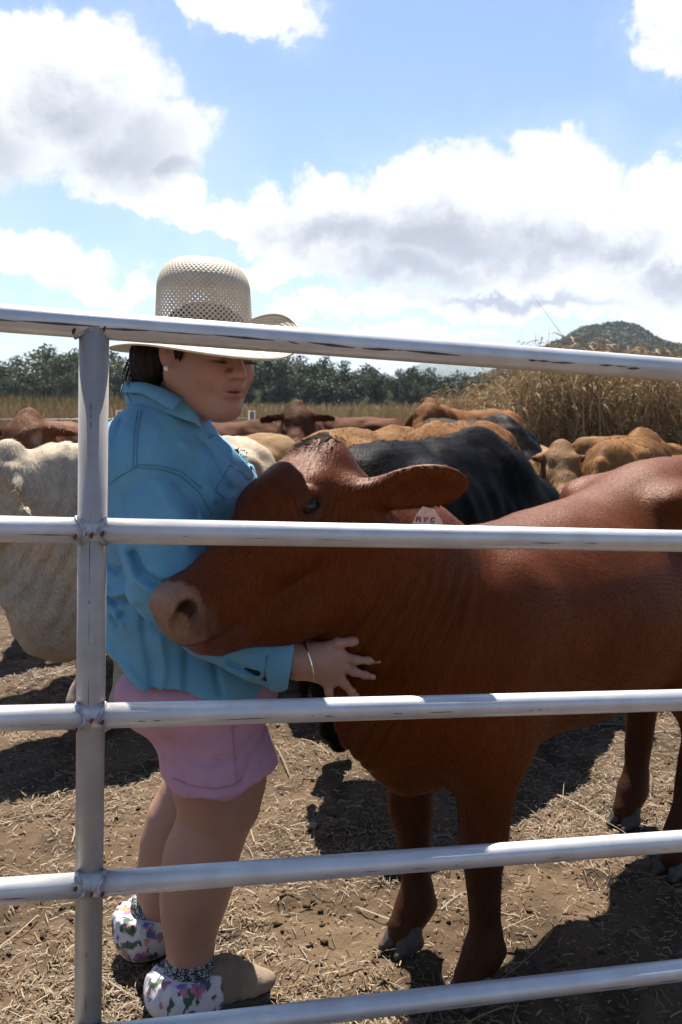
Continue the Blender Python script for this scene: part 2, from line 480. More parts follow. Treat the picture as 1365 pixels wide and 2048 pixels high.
# bush on the near hill: far-off wood read as one mass
def crown_cloud(cent, rad, seed, per=14, col0=(0.06, 0.075, 0.035), col1=(0.11, 0.12, 0.055)):
    r2 = np.random.default_rng(seed); n = len(cent)
    d = r2.standard_normal((n, per, 3)); d /= np.linalg.norm(d, axis=2, keepdims=True)
    p = cent[:, None]+d*rad[:, None, None]*(0.55+0.5*r2.random((n, per, 1)))*np.array([1, 1, 0.8])
    s = rad[:, None]*(0.35+0.35*r2.random((n, per)))
    tri = r2.standard_normal((n, per, 4, 3)); tri /= np.linalg.norm(tri, axis=3, keepdims=True)
    # leaf-clump quads facing roughly outwards
    t1 = np.cross(d, tri[:, :, 0]); t1 /= np.linalg.norm(t1, axis=2, keepdims=True)+1e-6; t2 = np.cross(d, t1)
    q = np.stack([p+(-t1-t2*.7)*s[..., None], p+(t1-t2)*s[..., None]*.8, p+(t1+t2*.8)*s[..., None], p+(-t1*.8+t2)*s[..., None]], 2)
    k = r2.random((n, 1, 1, 1))*0.6+r2.random((n, per, 1, 1))*0.4
    col = np.broadcast_to(np.array(col0)*(1-k)+np.array(col1)*k, (n, per, 4, 3))
    V = q.reshape(-1, 3); F = np.arange(n*per*4).reshape(-1, 4)
    return V, F, col.reshape(-1, 3)
M_bush = attr_mat('hill_bush', 0.9, 0, 1)
rr = np.random.default_rng(21); n = 9000
U = rr.random(n)*2-1; Vv = -rr.random(n)**0.8
hh = np.interp(U, near_prof[0], near_prof[1])*np.maximum(1-Vv**2, 0)**0.9
W = 400/FPX*520; cx = (1195-682.5)/FPX*520
cent = np.stack([cx+U*W, 520+Vv*W*0.5, hH*hh+0.6+1.4*rr.random(n)], -1)
V, F, col = crown_cloud(cent, 0.8+0.7*rr.random(n), 22, 9, (0.044, 0.052, 0.018), (0.075, 0.084, 0.030))
o = add_obj('hill_bush', mk_mesh('hill_bush', V, F, M_bush, smooth=False, col=col)); tag(o, 'dense scrubby bush covering the rounded hill', 'bush', kind='stuff')

# ------------------------------------------------------------------ tree line
M_bark = simple('gum_bark', (0.20, 0.17, 0.14), 0.9, var=0.4, scale=2, bump=0.4, bscale=8)
def leaf_mat(name):
    m, t, b, o = mat(name)
    at = t.add('ShaderNodeAttribute', attribute_name='Col')
    t.put(b.inputs['Base Color'], at.outputs['Color']); b.inputs['Roughness'].default_value = 0.55
    b.inputs['Specular IOR Level'].default_value = 0.1
    tr = t.add('ShaderNodeBsdfTranslucent', {'Color': at.outputs['Color']})
    t.l.new(t.add('ShaderNodeMixShader', {0: 0.25, 1: b.outputs[0], 2: tr.outputs[0]}).outputs[0], o.inputs[0])
    return m
M_leaf = leaf_mat('gum_leaves')
def tree_mesh(seed, h, spread, dense, c0, c1, low=0.25):
    r2 = np.random.default_rng(seed); tb = MB(); cl = []
    base = np.array([0, 0, -0.2]); lean = r2.standard_normal(2)*0.06*h
    mid = np.array([lean[0]*.5, lean[1]*.5, h*0.45]); top = np.array([lean[0], lean[1], h*0.8])
    r0 = 0.022*h
    tb.tube([base, (base+mid)/2, mid, top], [r0*1.3, r0, r0*.75, r0*.25], 7)
    nl = int(9*dense)
    for i in range(nl):
        f = low+0.65*r2.random(); a = r2.random()*6.28
        p0 = base+(top-base)*f; Ln = spread*(1.0-0.55*abs(f-0.45))*(0.6+0.5*r2.random())
        p2 = p0+np.array([math.cos(a)*Ln, math.sin(a)*Ln, Ln*(0.35+0.5*r2.random())])
        p1 = (p0+p2)/2+np.array([0, 0, -0.08*Ln])
        tb.tube([p0, p1, p2], [r0*.45, r0*.28, r0*.1], 5)
        for q in (p2, p1*.35+p2*.65):
            cl.append((q+r2.standard_normal(3)*0.12*Ln, 0.16*h*(0.6+0.7*r2.random())))
    cl.append((top+[0, 0, h*.1], 0.15*h)); cl.append((top, 0.17*h))
    cent = np.array([c for c, r in cl]); rad = np.array([r for c, r in cl])
    # many small leaf sprays in each clump
    per = 95
    d = r2.standard_normal((len(cl), per, 3)); d /= np.linalg.norm(d, axis=2, keepdims=True)
    p = cent[:, None]+d*(rad[:, None]*r2.random((len(cl), per))**0.5)[..., None]*np.array([1, 1, .75])
    s = h*0.017*(0.6+0.9*r2.random((len(cl), per)))
    t1 = r2.standard_normal((len(cl), per, 3)); t1 /= np.linalg.norm(t1, axis=2, keepdims=True)
    t2 = np.cross(t1, r2.standard_normal((len(cl), per, 3))); t2 /= np.linalg.norm(t2, axis=2, keepdims=True)
    e = s[..., None]
    q = np.stack([p-t1*e*1.6, p+t2*e*.7, p+t1*e*1.6, p-t2*e*.7], 2)
    k = (0.5*r2.random((len(cl), 1, 1, 1))+0.5*r2.random((len(cl), per, 1, 1)))
    col = np.broadcast_to(np.array(c0)*(1-k)+np.array(c1)*k, q.shape).reshape(-1, 3)
    tm = mk_mesh('trunk', tb.v, tb.f, M_bark)
    lm = mk_mesh('crown', q.reshape(-1, 3), np.arange(q.size//3).reshape(-1, 4), M_leaf, smooth=False, col=col)
    return tm, lm
gum = [tree_mesh(31+i, 9, 3.5, 1.9, (0.040, 0.050, 0.024), (0.085, 0.094, 0.044), 0.10) for i in range(3)]
dk = [tree_mesh(41+i, 8, 3.2, 2.2, (0.018, 0.028, 0.013), (0.042, 0.056, 0.023), 0.12) for i in range(3)]
shr = [tree_mesh(51+i, 3.2, 1.1, 1.2, (0.08, 0.105, 0.035), (0.15, 0.17, 0.065), 0.05) for i in range(2)]
def plant_tree(kind, px, Y, top_py, base_h, label, group, name='gum_tree'):
    tm, lm = kind
    z_top = CAM_H+(800-top_py)/FPX*Y
    x = (px-682.5)/FPX*Y
    o = empty(name, (x, Y, 0), random.random()*6.28, max(z_top, 1.2)/base_h)
    wv_ = 0.75+0.75*random.random(); o.scale = (o.scale[0]*wv_, o.scale[1]*wv_, o.scale[2])
    add_obj('trunk', tm, o); add_obj('crown', lm, o)
    tag(o, label, 'tree', group); return o
# left: grey-green gums, tops measured along the skyline; far left ones first
left = [(-60,705,0),(-10,722,0),(35,712,0),(78,703,0),(112,690,0),(150,698,0),(185,712,0),(222,702,0),(252,715,0),(15,742,1),(58,738,0),(95,735,1),(130,732,1),(168,738,1),(205,738,0),(-35,735,1),(285,712,0),(330,720,0),(380,708,0),(240,742,1),(275,745,0)]
ORD = 'first second third fourth fifth sixth seventh eighth ninth tenth eleventh twelfth thirteenth fourteenth fifteenth sixteenth seventeenth eighteenth nineteenth twentieth twenty-first twenty-second twenty-third twenty-fourth twenty-fifth twenty-sixth twenty-seventh twenty-eighth twenty-ninth thirtieth'.split()
for i, (px, ty, kd) in enumerate(sorted(left)):
    Y = 112+(i*7) % 23
    plant_tree((gum if kd == 0 else dk)[i % 3], px, Y, ty, 9 if kd == 0 else 8, '%s gum tree, %s from the left along the far tree line behind the post' % ('grey-green' if kd == 0 else 'darker green', ORD[i]), 'gum trees in the left tree line')
right = [(430,705,1),(470,712,1),(505,712,1),(540,706,1),(572,704,0),(600,712,1),(628,728,1),(655,712,1),(690,722,1),(722,730,1),(745,742,1),(775,745,1),(800,738,1),(835,732,1),(862,736,1),(560,735,1),(640,745,1),(705,742,0),(765,760,1),(820,758,1),(890,752,1),(920,748,1),(955,745,1),(990,742,1),(1030,740,1),(1070,738,1),(520,745,1),(610,748,1),(675,748,1)]
for i, (px, ty, kd) in enumerate(sorted(right)):
    Y = 98+(i*5) % 19
    plant_tree((gum if kd == 0 else dk)[(i*2) % 3], px, Y, ty, 9 if kd == 0 else 8, '%s tree, %s counting rightwards from the face in the tree line' % ('pale gum' if kd == 0 else 'dark evergreen', ORD[i]), 'dark trees in the right tree line', 'evergreen_tree')
sh = [(518,778,'yellow-green pointed shrub before the dark trees beside the chin'),(735,793,'pale green low bush before the dark trees above the herd'),(780,785,'olive round bush at the foot of the dark trees'),(20,795,'yellow-green bush at the foot of the far left gums'),(588,795,'small green bush between the chin and the dark trunks')]
for i, (px, ty, lb) in enumerate(sh):
    o = plant_tree(shr[i % 2], px, 88, ty, 3.2, lb, None, 'shrub'); o['category'] = 'shrub'

# ------------------------------------------------------------------ grass
def blades(x, y, h, wid, seed, lean=0.25, K=4, cols=((0.36, 0.26, 0.13), (0.24, 0.17, 0.085)), z0=None):
    r2 = np.random.default_rng(seed); n = len(x)
    a = r2.random(n)*6.283; le = np.abs(r2.standard_normal(n))*lean
    ts = np.linspace(0, 1, K)
    p = np.zeros((n, K, 3))
    for i, t in enumerate(ts):
        p[:, i, 0] = x+np.cos(a)*le*h*t**2; p[:, i, 1] = y+np.sin(a)*le*h*t**2
        p[:, i, 2] = (0 if z0 is None else z0)+h*(t-0.25*le*t**2)
    fa = r2.random(n)*6.283
    wv = np.stack([np.cos(fa), np.sin(fa), 0*fa], -1)
    wt = (wid*(1-0.8*ts))[None, :, None]*(0.6+0.8*r2.random(n))[:, None, None]
    V = np.stack([p-wv[:, None]*wt/2, p+wv[:, None]*wt/2], 2).reshape(n, 2*K, 3)
    q = np.array([[2*i, 2*i+1, 2*i+3, 2*i+2] for i in range(K-1)])
    F = (q[None]+(np.arange(n)*2*K)[:, None, None]).reshape(-1, 4)
    k = r2.random(n)[:, None]
    col = np.array(cols[0])*(1-k)+np.array(cols[1])*k
    return V.reshape(-1, 3), F, np.repeat(col, 2*K, 0)
def join(*parts):
    vs, fs, cs = [], [], []; b = 0
    for V, F, c in parts: vs.append(V); fs.append(F+b); cs.append(c); b += len(V)
    return np.concatenate(vs), np.concatenate(fs), np.concatenate(cs)
M_grass = leaf_mat('dry_grass')
# paddock of knee-high dry grass behind the yard
r3 = np.random.default_rng(61)
n = 26000; y = 19+ (95-19)*r3.random(n)**1.9; x = (r3.random(n)*2-1)*(0.42*y+2)
pm = np.stack([x, y, 0*x], -1)
h = 0.75+0.45*r3.random(n)+0.25*vnoise(pm*0.15)
V1 = blades(x, y, h, 0.05, 62, 0.3, 3, ((0.26, 0.186, 0.095), (0.17, 0.115, 0.058)))
n = 7000; y = 26+30*r3.random(n); x = (-0.42+0.30*r3.random(n))*y
V2 = blades(x, y, 1.0+0.7*r3.random(n), 0.05, 63, 0.3, 3, ((0.19, 0.14, 0.066), (0.115, 0.085, 0.04)))
V, F, col = join(V1, V2)
o = add_obj('paddock_grass', mk_mesh('paddock_grass', V, F, M_grass, smooth=False, col=col)); tag(o, 'dry straw-coloured grass covering the paddock beyond the herd', 'grass', kind='stuff')
# tall cane grass on the right: stalks with hanging blades and plumes
def tall_grass(n, seed):
    r2 = np.random.default_rng(seed)
    y = 12.5+13*r2.random(n)**1.2; edge = 0.09*y+0.12*(y-12.5)*0.3
    x = edge+ (0.48*y+1-edge)*r2.random(n)**0.85
    far = sstep(x/y, 0.09, 0.24)
    h = (1.15+0.85*far+0.35*sstep(vnoise(np.stack([x, y, 0*x], -1)*0.8), .1, .7))*(0.72+0.42*r2.random(n))
    parts = [blades(x, y, h, 0.014, seed+1, 0.08, 5, ((0.225, 0.152, 0.072), (0.14, 0.078, 0.035)))]
    for j in range(8):
        t = 0.2+0.75*r2.random(n); hh = h*t
        L = 0.18+0.38*r2.random(n); a = r2.random(n)*6.283
        K = 4; p = np.zeros((n, K, 3)); dz = 1.1-1.5*r2.random(n)
        for i in range(K):
            s = i/(K-1)
            p[:, i, 0] = x+np.cos(a)*L*s*0.75; p[:, i, 1] = y+np.sin(a)*L*s*0.75; p[:, i, 2] = hh+L*(dz*s-0.9*s*s)
        fa = r2.random(n)*6.283; wv = np.stack([np.cos(fa), np.sin(fa)*.5, 0.6*np.ones(n)], -1)
        wt = (0.017*np.array([0.6, 1, 0.8, 0.1]))[None, :, None]*(0.6+0.8*r2.random(n))[:, None, None]
        Vb = np.stack([p-wv[:, None]*wt/2, p+wv[:, None]*wt/2], 2).reshape(-1, 3)
        q = np.array([[2*i, 2*i+1, 2*i+3, 2*i+2] for i in range(K-1)])
        Fb = (q[None]+(np.arange(n)*2*K)[:, None, None]).reshape(-1, 4)
        k = r2.random(n)[:, None]
        cb = np.array([0.30, 0.212, 0.112])*(1-k)+np.array([0.16, 0.10, 0.048])*k
        gr = (r2.random(n)[:, None] < 0.04)
        cb = np.where(gr, np.array([0.13, 0.13, 0.046]), cb)
        parts.append((Vb, Fb, np.repeat(cb, 2*K, 0)))
    return join(*parts)
V, F, col = tall_grass(13000, 71)
o = add_obj('tall_grass', mk_mesh('tall_grass', V, F, M_grass, smooth=False, col=col)); tag(o, 'tall dry cane grass standing behind the cattle on the right', 'grass', kind='stuff')
M_stalk = simple('dry_stem', (0.42, 0.28, 0.13), 0.7)
# the lone seed stalks that stand over the top rail
for k, (bx, by, tx, ty, lb) in enumerate([(1165,760,1062,585,'thin dry seed stalk leaning left over the top rail before the hill'),(1198,760,1187,628,'short upright dry seed stalk over the top rail before the hill')]):
    Yk = 12.0; m = MB(); p0 = P(bx, by, Yk); p1 = P(tx, ty, Yk); p0g = np.array([p0[0]+.1, Yk, 0.0])
    pm = (p0+p1)/2+np.array([.06, 0, .03])
    stk = empty('grass_stalk', p0g)
    m.tube([p0g, p0, pm, p1], [.006, .005, .004, .0015], 5)
    wobj('stem', m.v, m.f, M_stalk, stk)
    for j in range(4):
        q = p0+(pm-p0)*(0.2+0.25*j); dx = (-1)**j; lf = MB()
        lf.tube([q, q+np.array([.10*dx, 0, .05]), q+np.array([.17*dx, 0, -.03+.02*j])], [.006, .008, .001], 4)
        wobj('leaf', lf.v, lf.f, M_stalk, stk)
    tag(stk, lb, 'grass stalk')

# wire fence behind the left cattle
wf = empty('wire_fence', (-4.0, 13.0, 0)); M_wire = simple('fence_wire', (0.45, 0.45, 0.45), 0.5, 0.6); M_post = simple('weathered_post', (0.28, 0.23, 0.18), 0.9, bump=.5)
for z in (0.55, 0.85, 1.12):
    m = MB(); m.tube([(-9, 14.2, z), (-4.5, 13.2, z-.03), (-1.2, 12.6, z)], .006, 6); wobj('wire', m.v, m.f, M_wire, wf)
for x, y in ((-6.9, 13.75), (-3.05, 12.95), (-1.2, 12.6)):
    m = MB(); m.tube([(x, y, -.2), (x, y, .6), (x+.01, y, 1.22)], [.05, .048, .045], 9); wobj('post', m.v, m.f, M_post, wf)
tag(wf, 'low wire fence with wooden posts behind the left cattle', 'fence')

# ------------------------------------------------------------------ cattle
M_coat = coat('cattle_coat', .75, .08, .0)
M_blackcoat = coat('black_coat', 0.45, 0.03, 0.0, 1.3, tint_=(1, 1, 1, 1))
M_hoof = simple('hoof_horn', (0.11, 0.09, 0.075), 0.6, var=0.4, scale=40, bump=0.3)
M_palehoof = simple('pale_hoof_horn', (0.034, 0.027, 0.021), 0.6, var=0.4, scale=40, bump=0.3)
def eye_mat():
    m, t, b, o = mat('cattle_eye'); b.inputs['Base Color'].default_value = (0.012, 0.009, 0.007, 1); b.inputs['Roughness'].default_value = 0.14; b.inputs['Specular IOR Level'].default_value = 0.22
    return m
M_eye = eye_mat()
M_tuft = simple('dark_tuft', (0.022, 0.011, 0.007), 0.85, var=0.4, scale=120, bump=0.9, bscale=300, spec=.1)

class Pose: pass
def head_frame(poll, a, n):
    a = unit(a); n = np.array(n, float); n = unit(n-a*(n@a)); l = np.cross(n, a)   # l: the animal's left
    poll = np.array(poll, float)
    H = lambda x, y, z, s=1.0: poll+(a*x+n*y+l*z)
    return H, np.array([a, n, l])

def cow_field(poll, a, n, ears, near=False, hump=1.0, fat=1.0, dew=1.0, lf=None, wd=0.0, hs=1.0, jaw=0.0, hl_=1.0):
    """One animal in its own frame: x forward, y left, z up; hind feet at x=-.45, fore feet at x=.45.
    poll: top of the head; a: poll->muzzle; n: forehead normal; ears: directions (left, right)."""
    f = Field(); B = None
    # trunk
    f.ell((-.42, 0, .93), (.29, .225*fat, .245), k=.1)
    f.ell((-.02, 0, .845-wd*.35), (.52, .265*fat, .325-wd*.25), k=.12)
    f.cone((-.5, 0, 1.07), (.28, 0, 1.05-wd), .10, .12, k=.10)
    f.ell((.34, 0, .83-wd*.5), (.28, .205*fat, .335-wd*.4), k=.10)
    for s in (1, -1):
        f.ell((-.30, .155*s, 1.085), (.085, .05, .045), k=.07)                      # hip bone
        f.ell((.36, .125*s, .86-wd*.6), (.125, .085*fat, .27-wd*.3), k=.06)                     # shoulder blade
        f.ell((.43, .13*s, .66), (.11, .085, .16), k=.06)                           # upper foreleg
    f.ell((.27, 0, 1.09+.05*hump-wd), (.155, .07, .06+.055*hump), k=.09)
    f.ell((.52, 0, .69), (.15, .125*fat, .20), k=.09)                               # brisket
    # legs
    for i, s in enumerate((1, -1)):
        fx, fy = (0, 0) if lf is None else lf[i]
        y = .125*s
        f.chain([((.42, y, .64), .098), ((.45+fx*.4, y+fy*.4, .40), .058)], k=.05)
        f.ell((.455+fx*.5, y+fy*.5, .345), (.050, .048, .055), k=.03)
        f.chain([((.455+fx*.5, y+fy*.5, .35), .046), ((.455+fx, y+fy, .14), .034), ((.462+fx, y+fy, .105), .043), ((.50+fx, y+fy, .055), .040)], k=.025)
        f.ell((.425+fx, y+fy, .10), (.018, .030, .022), k=.02)                      # dew claws
        fx, fy = (0, 0) if lf is None else lf[2+i]
        y = .135*s
        f.ell((-.43, y, .74), (.18, .095, .25), k=.08)
        f.chain([((-.40, y, .62), .115), ((-.53+fx*.6, y+fy*.6, .445), .062)], k=.05)
        f.ell((-.565+fx*.7, y+fy*.7, .42), (.045, .036, .055), k=.03)
        f.chain([((-.55+fx*.7, y+fy*.7, .42), .050), ((-.50+fx, y+fy, .15), .037), ((-.485+fx, y+fy, .11), .044), ((-.45+fx, y+fy, .055), .041)], k=.025)
        f.ell((-.53+fx, y+fy, .105), (.018, .030, .022), k=.02)
    # tail
    f.chain([((-.68, 0, 1.05), .04), ((-.745, 0, .95), .028), ((-.755, .01, .6), .02), ((-.75, .02, .42), .03), ((-.75, .02, .28), .012)], k=.03)
    H, HB = head_frame(poll, a, n)
    sc = hs
    h = lambda x, y, z: H(x*sc*hl_, y*sc, z*sc)
    # neck: crest and throat run from the shoulders to the skull
    nape = h(.06, -.115, 0); thr = h(.13, -.20-jaw, 0)
    c0 = np.array([.33, 0, .99-wd]); c1 = np.array([.44, 0, .78])
    m0 = (c0+nape)/2+np.array([0, 0, .02]); m1 = (c1+thr)/2+np.array([.02, 0, -.02])
    f.chain([(c0, .155*fat), (m0, .125), (nape, .098*sc)], k=.08)
    f.chain([(c1, .185*fat), (m1, .135), (thr, .085*sc)], k=.08)
    f.chain([((c0+c1)/2, .19*fat), ((m0+m1)/2, .14), ((nape+thr)/2, .095*sc)], k=.06)
    # dewlap: thin loose fold under throat and brisket
    if dew > 0:
        dn = np.cross(unit(thr-c1), np.array([0, 0, 1.0])); dn = unit(dn)
        t0 = h(.20, -.235, 0); mid = (m1*.5+thr*.5)+np.array([.0, 0, -.16*dew]); br = np.array([.55, 0, .585-.07*dew])
        f.chain([(t0, .03), (mid, .075*dew), ((mid+br)/2+np.array([.03, 0, -.05*dew]), .095*dew), (br, .085*dew), (np.array([.40, 0, .53]), .05)], k=.07, n=dn, f=.55)
    # skull
    E = lambda c, r, k=.03, sub=False: f.ell(h(*c), np.array(r)*sc, HB, k*sc, sub)
    E((.085, -.085, 0), (.125, .095, .098), .03)
    E((.115, -.045, 0), (.115, .052, .082), .04)
    E((.005, -.035, 0), (.05, .05, .055), .04)
    f.cone(h(.17, -.078, 0), h(.40, -.092, 0), .078*sc, .056*sc, .04*sc, n=HB[1], f=.85)
    for s in (1, -1):
        E((.138, -.038, .074*s), (.055, .030, .030), .03)                            # brow
        f.cone(h(.20, -.115, .042*s), h(.39, -.118, .030*s), .062*sc, .048*sc, .04*sc)
        f.chain([(h(.065, -.185, .060*s), .058*sc), (h(.15, -.245-jaw, .046*s), .054*sc), (h(.27, -.222-jaw*.8, .032*s), .046*sc), (h(.415, -.170-jaw*.2, .016*s), .036*sc)], k=.05*sc)
        E((.225, -.10, .085*s), (.06, .035, .02), .04)                               # cheek crest
        E((.452, -.088, .040*s), (.038, .040, .034), .03)                            # nostril wing
    E((.432, -.108, 0), (.056, .062, .074), .03)
    E((.468, -.105, 0), (.029, .056, .062), .025)
    E((.425, -.172, 0), (.050, .026, .050), .012)                                    # lower lip
    if near:
        for s in (1, -1):
            # nostril: slanting comma
            f.cone(h(.500, -.096, .038*s), h(.462, -.068, .070*s), .0165*sc, .0115*sc, .007*sc, sub=True)
            E((.150, -.055, .110*s), (.029, .018, .018), .012, True)                 # eye opening
            f.chain([(h(.116, -.049, .098*s), .008), (h(.140, -.033, .103*s), .012), (h(.170, -.037, .100*s), .011), (h(.193, -.055, .092*s), .006)], k=.012)   # upper lid
            f.chain([(h(.120, -.067, .104*s), .006), (h(.150, -.076, .106*s), .008), (h(.184, -.068, .099*s), .006)], k=.012)
    # ears: a stalk, then a cupped leaf
    for s, ed in zip((1, -1), ears):
        ed = unit(ed); b = h(.045, -.095, .088*s)
        face = unit(HB[0]*.75-HB[1]*.35+HB[2]*.25*s) if not hasattr(ears, 'face') else ears.face
        face = unit(face-ed*(face@ed)); w_ = np.cross(ed, face)
        EB = np.array([ed, face, w_]); L = .222*sc
        f.cone(b, b+ed*.09*sc, .032*sc, .026*sc, .03*sc)
        f.ell(b+ed*L*.64-w_*.004, (L*.40, .013*sc, .050*sc), EB, .03*sc)
        f.ell(b+ed*L*.68+face*.020*sc, (L*.32, .018*sc, .037*sc), EB, .010*sc, True)
    return f, h, HB

def cow_colour(V, h, HB, base, nose=(0.10, 0.06, 0.05), points=0.35, pale=None, sc=1.0, seed=0, near=False, hl_=1.0):  # points: strength of the shade painted onto the lower legs
    base = np.array(base); col = np.tile(base, (len(V), 1))
    o = h(0, 0, 0); q = (V-o)@HB.T/sc/np.array([hl_, 1, 1])                                               # head coordinates
    nz = fbm(V*3.0+seed, 3)[:, None]
    col = col*(1+0.10*nz)
    # shade painted into the hide colour: lower legs and tail tip darken downwards
    lg = sstep(-V[:, 2], -.58, -.22)[:, None]*points
    col = col*(1-lg)+np.array([0.020, 0.010, 0.007])*lg
    if pale is not None:
        hd = (sstep(q[:, 0], .02, .2)*sstep(-np.abs(q[:, 2]), -.14, -.11)*sstep(q[:, 1], -.25, -.15))[:, None]*.0
        bl = sstep(-V[:, 2], -.75, -.52)[:, None]*sstep(V[:, 2], .40, .5)[:, None]*.6
        col = col*(1-bl)+np.array(pale)*bl
    mz = sstep(q[:, 0]+.25*(q[:, 1]+.10)+0.010*fbm(V*40, 2), .450, .460)[:, None]
    mz = mz*(np.abs(q[:, 2]) < .12)[:, None]
    col = col*(1-mz)+np.array(nose)*mz
    return col

def hooves(root, lf, m, skip=()):
    for i in range(4):
        s = (1, -1)[i % 2]; fx, fy = (0, 0) if lf is None else lf[i]
        cx, cy_ = ((.505 if i < 2 else -.445)+fx, (.125 if i < 2 else .135)*s+fy)
        for t in (1, -1):
            f = Field(); c = np.array([cx, cy_+.021*t, 0])
            f.chain([(c+[-.026, 0, .018], .021), (c+[.044, .007*t, .010], .011)], k=.01)
            f.chain([(c+[-.012, 0, .055], .026), (c+[.012, 0, .028], .022)], k=.02)
            f.post.append(lambda p, d: np.maximum(d, .002-p[:, 2]))
            V, Q = f.mesh(.008)
            add_obj('hoof', mk_mesh('hoof', V, Q, m), root)

def eyes(root, h, HB, r=.022, off=(.166, -.066, .094)):
    for s in (1, -1):
        m = MB(); m.sphere(h(off[0], off[1], off[2]*s), r, 20, 12); add_obj('eye', mk_mesh('eye', m.v, m.f, M_eye), root)

def loc_dir(v, yaw):          # world direction -> animal frame
    c, s = math.cos(-yaw), math.sin(-yaw); v = np.array(v, float)
    return np.array([c*v[0]-s*v[1], s*v[0]+c*v[1], v[2]])

def coat_hair(body, V, q, col, HB, count, zmin, k, seed=81):
    """short hair lying back along the animal, one fine triangle each"""
    nv = len(V); NV_ = np.empty(nv*3, np.float32); body.data.vertices.foreach_get('normal', NV_); NV_ = NV_.reshape(-1, 3)
    r8 = np.random.default_rng(seed)
    idx = r8.choice(nv, count, replace=count > nv) if count > nv else r8.choice(nv, count, replace=False)
    idx = idx[(V[idx, 2] > zmin) & (q[idx, 0] < .44)]
    jit = (r8.random((len(idx), 3))-.5)*.02 if count > nv else 0
    vn = NV_[idx]; vp = V[idx]+(jit-vn*(jit*vn).sum(1)[:, None] if count > nv else 0); vc = col[idx]
    hdw = sstep(q[idx, 0], -.12, .02)*sstep(-np.linalg.norm(q[idx], axis=1), -.62, -.5)
    flow = np.array([-.75, 0, -.5])[None]*(1-hdw[:, None])+(HB[0]*.8-HB[1]*.25)[None]*hdw[:, None]
    flow = flow+.28*np.stack([vnoise(vp*9+j) for j in (0, 31, 57)], -1)+.16*r8.standard_normal((len(idx), 3))
    flow = flow-vn*(flow*vn).sum(1)[:, None]; flow /= np.linalg.norm(flow, axis=1, keepdims=True)+1e-6
    hl2 = (.007+.008*r8.random(len(idx)))[:, None]*k
    sd_ = np.cross(vn, flow)*.00075*k
    tip = vp+flow*hl2+vn*hl2*(.10+.16*r8.random((len(idx), 1)))
    HVv = np.stack([vp-sd_-vn*.0005, vp+sd_-vn*.0005, tip], 1).reshape(-1, 3)
    hc = np.repeat(vc*(.55+1.0*r8.random((len(idx), 1))), 3, 0)
    o = add_obj('coat_hair', mk_mesh('coat_hair', HVv, np.arange(len(HVv)).reshape(-1, 3), M_hairs, smooth=False, col=hc), body); o['kind'] = 'stuff'
def hairs_mat():
    m, t, b, o = mat('coat_hair'); t.put(b.inputs['Base Color'], t.add('ShaderNodeAttribute', attribute_name='Col').outputs['Color'])
    b.inputs['Roughness'].default_value = .6; b.inputs['Specular IOR Level'].default_value = .12; b.inputs['Specular Tint'].default_value = (1, .6, .35, 1)
    return m
M_hairs = hairs_mat()
